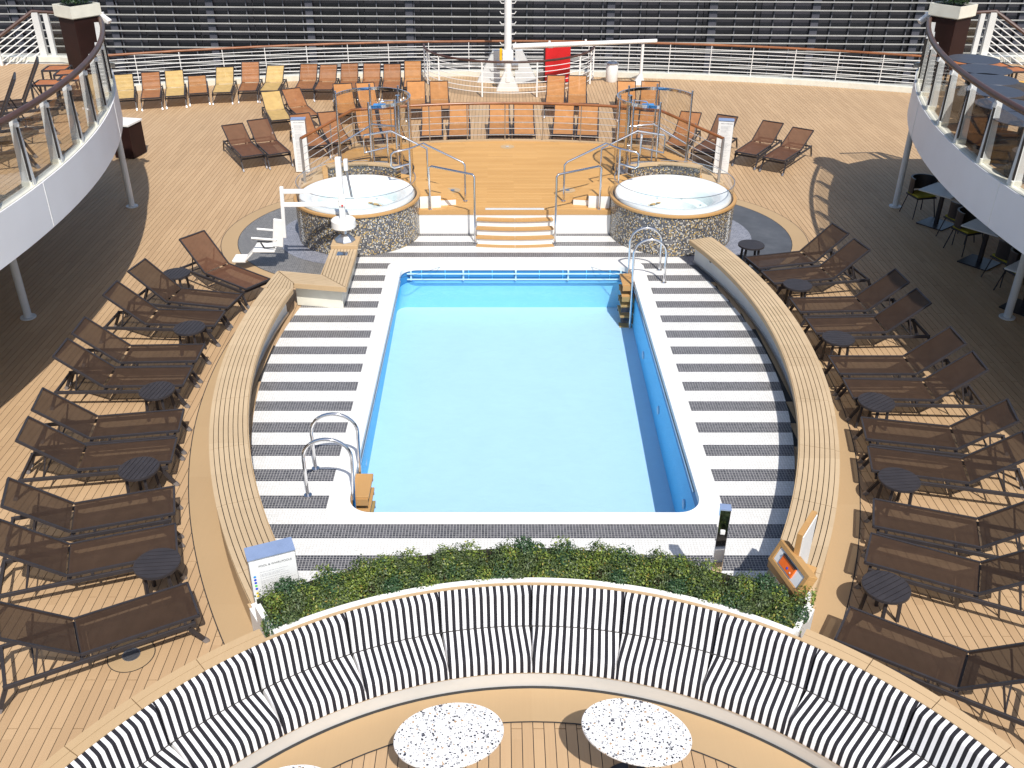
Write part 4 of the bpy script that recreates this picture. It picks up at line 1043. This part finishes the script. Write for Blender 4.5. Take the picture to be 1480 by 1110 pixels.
# ---------------------------------------------------------------- perimeter rail
per = thing('perimeter_rail', 'white barred ship rail with varnished handrail across the far edge of the deck', 'railing')
def dp(a, r, z): return (DC[0] + r * cos(a), DC[1] + r * sin(a), z)
hw = math.asin(13 / DR)
def parc(a0, a1, r, z, n=60): return [dp(a0 + (a1 - a0) * k / n, r, z) for k in range(n + 1)]
MB().sector(DR, DR + .35, pi / 2 - hw, pi / 2 + hw, -.25, .16, 90, DC).obj('kerb', M['cream'], per)
MB().tube(parc(pi / 2 + hw, pi / 2 - hw, DR + .15, 1.10), .036, 8).obj('handrail', M['varnish'], per, smooth=True)
for k in range(7): MB().tube(parc(pi / 2 + hw, pi / 2 - hw, DR + .15, .28 + k * .112), .011, 6).obj('bar', M['white'], per, smooth=True)
nP = 20
for k in range(nP + 1):
    a = pi / 2 - hw + 2 * hw * k / nP; p = dp(a, DR + .15, 0)
    MB().box((p[0], p[1], .62), (.045, .022, .92), rz=a).obj('post', M['white'], per)
bay = thing('mast_guard_rail', 'bowed white guard rail with dark wooden handrail curving round the white mast', 'railing')
BCn = (0.0, 32.45); BR = 2.80
ba = lambda k, z, n=40: (BCn[0] + BR * cos(R_(182 + 176 * k / n)), BCn[1] + BR * sin(R_(182 + 176 * k / n)), z)
MB().tube([ba(k, 1.08) for k in range(41)], .036, 8).obj('handrail', M['varnish_dark'], bay, smooth=True)
for j in range(6): MB().tube([ba(k, .16 + j * .15) for k in range(41)], .011, 6).obj('bar', M['white'], bay, smooth=True)
for k in (1, 4, 8, 16, 24, 32, 36, 39): p = ba(k, 0); MB().box((p[0], p[1], .54), (.045, .045, 1.06)).obj('post', M['white'], bay)

# mast with boom
t = thing('mast', 'tall white mast with climbing pegs and triangular foot inside the bowed rail', 'mast', (-.05, 30.6, 0))
MB().tube([(0, 0, .3), (0, 0, 5.5)], .115, 20).obj('pole', M['white'], t, smooth=True)
b = MB(); b.add([(-.36, -.06, 0), (.36, -.06, 0), (.36, .3, 0), (-.36, .3, 0), (-.10, -.10, .62), (.10, -.10, .62), (.10, .10, .62), (-.10, .10, .62)], [(0, 1, 5, 4), (1, 2, 6, 5), (2, 3, 7, 6), (3, 0, 4, 7), (4, 5, 6, 7)]); b.obj('foot', M['white'], t)
MB().box((.0, 0, 1.10), (.34, .30, .30)).obj('winch_box', M['white'], t, bevel=.02)
MB().box((-.22, 0, 1.12), (.08, .16, .34)).obj('yellow_cover', M['yellow'], t, bevel=.01)
for k in range(7):
    z = 1.42 + k * .30
    for s in (-1, 1): MB().tube([(s * .10, 0, z), (s * .20, 0, z + .0), (s * .25, 0, z + .07)], .013, 6).obj('climbing_peg', M['white'], t)
bm_ = MB().tube([(.15, -.02, 1.36), (4.75, .9, 1.36)], [.085, .06], 14).obj('boom', M['white'], t, smooth=True)
for u in (.25, .5): MB().cyl((.15 + 4.6 * u, -.02 + .92 * u, 1.43), .035, .06, 10).obj('lug', M['white'], bm_)
t = thing('boom_crutch', 'white post with triangular foot holding up the right end of the boom', 'post', (4.27, 31.45, 0))
MB().tube([(0, 0, .2), (0, 0, 1.29)], .05, 12).obj('post', M['white'], t, smooth=True)
b = MB(); b.add([(-.26, -.06, 0), (.16, -.06, 0), (.16, .12, 0), (-.26, .12, 0), (-.05, -.05, .34), (.05, -.05, .34), (.05, .05, .34), (-.05, .05, .34)], [(0, 1, 5, 4), (1, 2, 6, 5), (2, 3, 7, 6), (3, 0, 4, 7), (4, 5, 6, 7)]); b.obj('foot', M['white'], t)
t = thing('winch_frame', 'pale grey triangular winch frame standing behind the mast', 'winch', (-.05, 31.9, 0))
for s in (-1, 1):
    b = MB(); b.add([(s * .25, -.15, 0), (s * 1.0, -.15, 0), (s * .48, -.10, 1.0), (s * .25, -.10, 1.0), (s * .25, .15, 0), (s * 1.0, .15, 0), (s * .48, .10, 1.0), (s * .25, .10, 1.0)], [(0, 1, 2, 3), (4, 5, 6, 7), (0, 1, 5, 4), (1, 2, 6, 5), (2, 3, 7, 6), (3, 0, 4, 7)]); b.obj('side_plate', M['grey_post'], t)
MB().tube([(-.35, 0, .55), (.35, 0, .55)], .2, 20).obj('drum', M['steel'], t, smooth=True)
t = thing('covered_cabinet', 'upright red fabric covered cabinet behind the bowed rail', 'cabinet', (1.58, 31.9, 0))
MB().box((0, 0, .60), (.82, .40, 1.15)).obj('cover', M['red'], t, bevel=.03); MB().box((-.43, 0, .55), (.035, .38, 1.05)).obj('side_frame', M['frame'], t); MB().box((-.25, -.203, 1.12), (.16, .006, .035)).obj('name_tag', M['ink2'], t)
t = thing('trash_bin', 'round white litter bin against the far kerb right of the red cabinet', 'bin', (3.38, 31.9, 0))
MB().lathe([(0, 0), (.17, 0), (.19, .04), (.20, .50), (.185, .55), (.0, .55)], 28).obj('bin_body', M['white'], t, smooth=True)
MB().lathe([(.17, .555), (.19, .56), (.19, .60), (.14, .64), (.08, .64), (.08, .6)], 28).obj('bin_lid', M['steel'], t, smooth=True)
t = thing('serving_cabinet', 'dark brown cabinet with white top at the edge of the left upper deck', 'cabinet', (-9.72, 23.75, 0), R_(-12))
MB().box((0, 0, .42), (.52, .62, .80)).obj('carcass', M['brown'], t, bevel=.008); MB().box((0, 0, .845), (.56, .66, .05)).obj('worktop', M['white'], t, bevel=.006); MB().box((.02, -.316, .45), (.42, .012, .66)).obj('door', M['brown'], t)

# ---------------------------------------------------------------- upper side decks
UZ = 2.85; UC, UR = 24.22, 17.4
for s, nm in ((-1, 'left'), (1, 'right')):
    def ex(y, d=0): return s * (UC - sqrt((UR - d) ** 2 - (y - 13) ** 2))
    Y0, Y1 = 2.5, 20.35
    t = thing('upper_deck', 'white curved upper deck balcony overhanging the %s side of the pool deck' % nm, 'balcony')
    yy = [Y0 + (Y1 - Y0) * k / 48 for k in range(49)]
    edge = [(ex(y), y) for y in yy]; tip = [(s * 8.9, 20.95), (s * 9.7, 21.4), (s * 16, 21.4), (s * 16, Y0)]
    MB().prism(edge + tip, 2.62, UZ - .012).obj('slab', M['ceil'], t)
    b = MB(); e2 = edge + tip[:2]; o2 = [(x - s * .022, y) for x, y in edge] + [(s * 8.88, 20.975), (s * 9.69, 21.43)]
    vs = []
    for (x, y), (x2, y2) in zip(e2, o2): vs += [(x, y, 2.2), (x2, y2, 2.2), (x2, y2, UZ + .02), (x, y, UZ + .02)]
    b.add(vs, [(4 * k + j, 4 * k + (j + 1) % 4, 4 * k + 4 + (j + 1) % 4, 4 * k + 4 + j) for k in range(len(e2) - 1) for j in range(4)]); b.obj('fascia', M['facia'], t, smooth=True)
    for y in (13.0, 8.4, 17.6):
        MB().bar((ex(y) - s * .0225, y, 2.21), (ex(y) - s * .0225, y, UZ + .015), .01, .012).obj('weld_seam', M['white'], t)
    b = MB(); vs = []
    for y in yy: vs += [(ex(y) + s * .003, y, UZ + .0), (ex(y, .15), y, UZ + .0), (ex(y, .15), y, UZ + .03), (ex(y) + s * .003, y, UZ + .03)]
    b.add(vs, [(4 * k + j, 4 * k + (j + 1) % 4, 4 * k + 4 + (j + 1) % 4, 4 * k + 4 + j) for k in range(48) for j in range(4)]); b.obj('gutter_edge', M['cream'], t)
    MB().prism([(s * 8.4, 20.5), (s * 8.9, 20.93), (s * 9.7, 21.38), (s * 15.9, 21.38), (s * 15.9, 21.1), (s * 9.8, 21.1), (s * 9.0, 20.7)], UZ + .0, UZ + .10).obj('end_kerb', M['cream'], t)
    k = 0
    pp = []
    for i in range(0, 52):
        x = 6.9 + (i + .5) * P
        ylo, yhi = None, None
        for q in range(160):
            y = 9 + q * .075
            if y > 21.0: break
            if abs(ex(y, .15)) < x:
                ylo = y if ylo is None else ylo; yhi = y
        if ylo is None: continue
        y = ylo
        cut = ylo + (i % 4) * .7 + .6
        while y < yhi - .05:
            y1 = min(cut, yhi); 
            if y1 - y > .06: pp.append((s * x, y, y1))
            y = y1; cut += 2.6
    for x, a, b_ in pp[:290]:
        kk = round(b_ - a, 3)
        if ('u', kk) not in cache: cache[('u', kk)] = MB().box((0, 0, -.005), (P - .008, b_ - a - .008, .010)).mesh('plank', M['deck'])
        link('plank', cache[('u', kk)], t, (x, (a + b_) / 2, UZ))
    # columns under the deck
    for y, x in ((14.46, 8.36), (19.95, 8.43), (8.9, 8.36)):
        c = thing('support_column', 'round white steel column holding up the %s balcony, %s' % (nm, {14.46: 'middle one beside the loungers', 19.95: 'far one near its tip', 8.9: 'nearest one'}[y]), 'column', (s * x, y, 0), 0, 'balcony support columns')
        MB().cyl((0, 0, .02), .065, 2.60, 20).obj('shaft', M['grey_post'], c, smooth=True); MB().cyl((0, 0, .0), .13, .022, 20).obj('base_flange', M['grey_post'], c, smooth=True)
    # glass balustrade
    g = thing('glass_balustrade', 'curved glass balustrade with tapered pale posts and dark wooden handrail on the %s balcony' % nm, 'railing')
    hp = [(ex(y) + s * .02, y, UZ + 1.03) for y in yy] + [(s * 8.74, 20.47, UZ + 1.03), (s * 8.86, 20.50, UZ + 1.02)]
    MB().tube(hp, .048, 12).obj('handrail', M['varnish_dark'], g, smooth=True)
    py = [12.85 + 1.04 * k for k in range(-8, 8)]
    py = [y for y in py if y < 20.3]
    for y in py:
        x = ex(y); nx = (s * UC - x) / UR * 1.0; ny = (13 - y) / UR
        nv = Vector((nx, ny, 0)); tv = Vector((-ny, nx, 0))
        b = MB(); p0 = Vector((x, y, 0)) + nv * .10
        vs = [p0 + tv * a_ * w_ + nv * (c_ * d_) + Vector((0, 0, z_)) for z_, w_, d_ in ((UZ + .03, .035, .085), (UZ + .98, .028, .045)) for a_, c_ in ((-1, -1), (1, -1), (1, 1), (-1, 1))]
        b.add(vs, [(0, 1, 5, 4), (1, 2, 6, 5), (2, 3, 7, 6), (3, 0, 4, 7), (3, 2, 1, 0), (4, 5, 6, 7)]); po = b.obj('post', M['grey_post'], g)
        MB().box(tuple(p0 + Vector((0, 0, UZ + .06))), (.15, .13, .07), rz=atan2(ny, nx)).obj('post_shoe', M['cream'], po)
        q = p0 - tv * .07 * (1 if s > 0 else -1) - nv * .07
        MB().bar(tuple(q + Vector((0, 0, UZ + .12))), tuple(q + Vector((0, 0, UZ + .86))), .022, .028).obj('glass_clamp', M['rubber'], po)
        MB().box(tuple(q + Vector((0, 0, UZ + .90))), (.06, .05, .07), rz=atan2(ny, nx)).obj('clamp_cap', M['white'], po, bevel=.01)
    for y0, y1 in zip(py[:-1], py[1:]):
        A = Vector((ex(y0 + .1, .05), y0 + .10, 0)); B = Vector((ex(y1 - .1, .05), y1 - .10, 0))
        MB().bar((*A.xy, UZ + .48), (*B.xy, UZ + .48), .010, .84).obj('glass_pane', M['glass_smoke'], g)
    # planter column at the tip
    c = thing('column_planter', 'tall dark brown column topped by a white planter box on the %s balcony tip' % nm, 'planter', (s * 8.80, 20.15, UZ), R_(53) * -s)
    MB().box((0, 0, .545), (.56, .56, 1.07)).obj('column_cladding', M['brown'], c, bevel=.008)
    b = MB()
    for (cc, dd) in (((0, .30, 1.22), (.66, .03, .22)), ((0, -.30, 1.22), (.66, .03, .22)), ((.315, 0, 1.22), (.03, .57, .22)), ((-.315, 0, 1.22), (.03, .57, .22))): b.box(cc, dd)
    b.box((0, 0, 1.10), (.61, .57, .02)); b.obj('planter_box', M['cream'], c)
    MB().box((0, 0, 1.24), (.598, .568, .1)).obj('soil', M['soil'], c)
    t2 = thing('column_shrub', 'dark green clipped shrub in the white box on top of the %s brown column' % nm, 'shrub', (s * 8.80, 20.15, UZ + 1.31), R_(53) * -s, 'shrubs on the column planters')
    random.seed(31 + s); b = MB()
    def fn():
        th = random.uniform(0, 2 * pi); ph = math.acos(random.uniform(-.6, 1)); rr = random.uniform(.75, 1.05)
        return (.30 * rr * sin(ph) * cos(th), 30e-2 * rr * sin(ph) * sin(th), .24 + .32 * rr * cos(ph)), (sin(ph) * cos(th), sin(ph) * sin(th), cos(ph))
    leaves(b, 3600, fn, .042); b.obj('foliage', M['leaf2'], t2)
    MB().tube([(0, 0, 0), (0, 0, .45)], .02, 6).obj('stem', M['stem'], t2)
    # floodlight at the rail tip
    f = thing('floodlight', 'small white floodlight fixed to the tip of the %s balcony rail' % nm, 'lamp', (s * 8.56, 20.62, UZ + .93))
    MB().box((0, .06, .10), (.12, .12, .10)).obj('bracket', M['white'], f, bevel=.01)
    MB().bar((-s * .02, 0, .10), (-s * .20, -.04, -.03), .12, .10).obj('housing', M['white'], f, bevel=.02)
    # sloping stair rail outboard
    r = thing('stair_rail', 'white barred stair rail with wooden top beyond the %s balcony floor' % nm, 'railing')
    A = Vector((s * 10.25, 21.3, UZ + 1.0)); dirv = Vector((s * .72, -.62, -.52)); B = A + dirv * 3.4
    MB().tube([tuple(Vector((s * 9.2, 21.25, UZ + .95))), tuple(A), tuple(B)], .038, 8).obj('handrail', M['varnish_dark'], r, smooth=True)
    for k in range(1, 9): dz = Vector((0, 0, -.115 * k)); MB().tube([tuple(A + dz), tuple(B + dz)], .011, 6).obj('bar', M['white'], r)
    MB().box((s * 10.2, 21.3, UZ + .5), (.14, .10, .96)).obj('newel_post', M['grey_post'], r); MB().box((s * 9.98, 21.3, UZ + .5), (.10, .08, .92)).obj('newel_post', M['grey_post'], r)
    for u in (.9, 1.8, 2.7): p = A + dirv * u; MB().box((p.x, p.y, p.z - .5), (.05, .05, .98)).obj('post', M['white'], r)
    MB().box((s * 9.6, 21.28, UZ + .46), (.62, .012, .72)).obj('glass_pane', M['glass_smoke'], r)

# upper deck furniture, left
stm = None
def slat_stool(x, y, rz, lab, z=UZ, w=.42, h=.44):
    t = thing('slatted_stool', lab, 'stool', (x, y, z), rz, 'small tables with orange slats')
    for k in range(4): MB().box((0, -w / 2 + .06 + k * .1, h), (w - .05, .088, .016)).obj('slat', M['varnish2'], t)
    b = MB()
    for s in (-1, 1): b.bar((-w / 2, s * w / 2, h), (w / 2, s * w / 2, h), .03, .03); b.bar((s * w / 2, -w / 2, h), (s * w / 2, w / 2, h), .03, .029)
    b.obj('frame', M['frame'], t)
    for s in (-1, 1):
        for q in (-1, 1): MB().bar((s * w / 2, q * w / 2, h), (s * w / 2 * 1.08, q * w / 2 * 1.08, 0), .03, .03).obj('leg', M['frame'], t)
M['varnish2'] = simple('orange_slat', (.42, .14, .035), .45, var=.2)
for (px, py, rz, lab) in ((82, 98, .1, 'back left one'), (99, 104, .15, 'back right one'), (104, 112, .2, 'front right one'), (68, 119, .1, 'front left one')):
    p = unp(px, py, UZ + .45); slat_stool(p.x, p.y, rz, 'small square table with orange slats on the left balcony, %s of four' % lab)
for i, (x, y, a, lab) in enumerate(((-8.35, 16.1, 204, 'far'), (-8.2, 14.9, 204, 'middle'), (-8.0, 13.6, 206, 'near'))):
    lounger('dark mesh sun lounger on the left balcony, %s one of three' % lab, (x, y), a, 'sl_brown', 60, 'loungers on the left balcony', UZ)
# right balcony tables
rt = [(1408, 85), (1424, 100), (1431, 114), (1437, 131), (1454, 151), (1480, 172)]
for k, (px, py) in enumerate(rt):
    p = unp(px, py, UZ + .70)
    t = thing('round_table', 'round slate grey table on the right balcony, %s from the brown column' % ordn[k], 'table', (p.x, p.y, UZ), 0, 'round tables on the right balcony')
    MB().lathe([(0, .685), (.435, .685), (.445, .692), (.44, .70), (0, .70)], 48).obj('tabletop', M['slate'], t, smooth=True)
    MB().cyl((0, 0, .02), .04, .665, 14).obj('column', M['black'], t, smooth=True)
    MB().lathe([(0, .02), (.25, .012), (.26, .002)], 32).obj('foot_plate', M['black'], t)
for (px, py, lab) in ((1378, 90, 'in front of the brown column'), (1466, 100, 'beyond the round tables'), (1441, 94, 'between the first two round tables')):
    p = unp(px, py, UZ + .45); slat_stool(p.x, p.y, .1, 'small square table with orange slats on the right balcony ' + lab)
def dining_chair(lab, x, y, z, rz, grp):
    t = thing('dining_chair', lab, 'chair', (x, y, z), rz, grp)
    MB().box((0, 0, .43), (.46, .44, .035)).obj('seat_shell', M['shell'], t, bevel=.012)
    MB().box((0, .0, .465), (.42, .41, .045)).obj('seat_pad', M['olive'], t, bevel=.018)
    MB().sector(.255, .28, R_(-12), R_(192), .50, .80, 20, (0, .0)).obj('backrest', M['shell'], t, smooth=True)
    MB().sector(.248, .284, R_(-12), R_(192), .797, .82, 20, (0, .0)).obj('back_rim', M['black'], t, smooth=True)
    for sx in (-1, 1):
        for sy in (-1, 1): MB().tube([(sx * .19, sy * .18, .42), (sx * .26, sy * .25, 0)], .012, 6).obj('leg', M['black'], t)
for k, (x, y) in enumerate(((8.0, 16.95), (7.72, 15.95), (7.45, 15.0), (7.3, 14.05), (7.25, 13.2), (8.9, 17.3))):
    t = thing('pouf', 'low dark round pouf under the tables on the right balcony, %s from the brown column' % ordn[k], 'pouf', (x, y, UZ), 0, 'poufs on the right balcony')
    MB().lathe([(0, .02), (.26, .02), (.29, .08), (.29, .34), (.26, .40), (0, .42)], 28).obj('seat', M['matte_dark'], t, smooth=True); MB().lathe([(.285, .19), (.297, .20), (.285, .21)], 28).obj('piping', M['black'], t)
struct(MB().prism([(8.9, 15.4), (13, 15.4), (13, 19.3), (9.3, 19.3)], UZ, UZ + .006).obj('mustard_floor', M['padyel']))

# ---------------------------------------------------------------- dining tables under the right balcony
dt = [(8.9, 18.87, 'far'), (8.91, 16.81, 'middle'), (8.80, 14.80, 'near')]
for x, y, lab in dt:
    t = thing('dining_table', 'square pale topped dining table on a black base under the right balcony, %s one' % lab, 'table', (x, y, 0), R_(38), 'dining tables under the right balcony')
    MB().box((0, 0, .735), (.72, .72, .028)).obj('tabletop', M['grey_post'], t, bevel=.004)
    MB().box((0, 0, .37), (.07, .07, .70)).obj('column', M['black'], t); MB().box((0, 0, .012), (.58, .58, .022)).obj('foot_plate', M['black'], t)
    g_ = thing('condiment_pot', 'small white condiment pot on the %s dining table under the right balcony' % lab, 'pot', (x + .10, y + .12, .75), 0, 'condiment pots on the dining tables')
    MB().lathe([(0, 0), (.035, 0), (.04, .07), (.03, .075), (0, .075)], 14).obj('pot', M['white'], g_); MB().tube([(.0, 0, .07), (.01, 0, .13)], .006, 6).obj('stirrer', M['steel'], g_)
for k, (x, y, r) in enumerate(((8.72, 19.45, 12), (8.95, 18.02, 195), (8.86, 17.42, 20), (8.98, 15.98, 195), (8.95, 15.40, 15), (9.7, 18.9, -80), (9.7, 16.8, -85))):
    dining_chair('black tub chair with mustard seat pad under the right balcony, %s from the far column' % ordn[k], x, y, 0, R_(r), 'tub chairs under the right balcony')
# unseen side walls, added so the covered deck stays dark
for s in (-1, 1):
    o = MB().box((s * 13.2, 9.5, 1.2), (.3, 24, 2.84)).obj('added_shade_wall', M['side_wall']); tag(o, 'unseen side wall added to keep the covered deck dark on the %s' % ('left' if s < 0 else 'right'), 'wall')
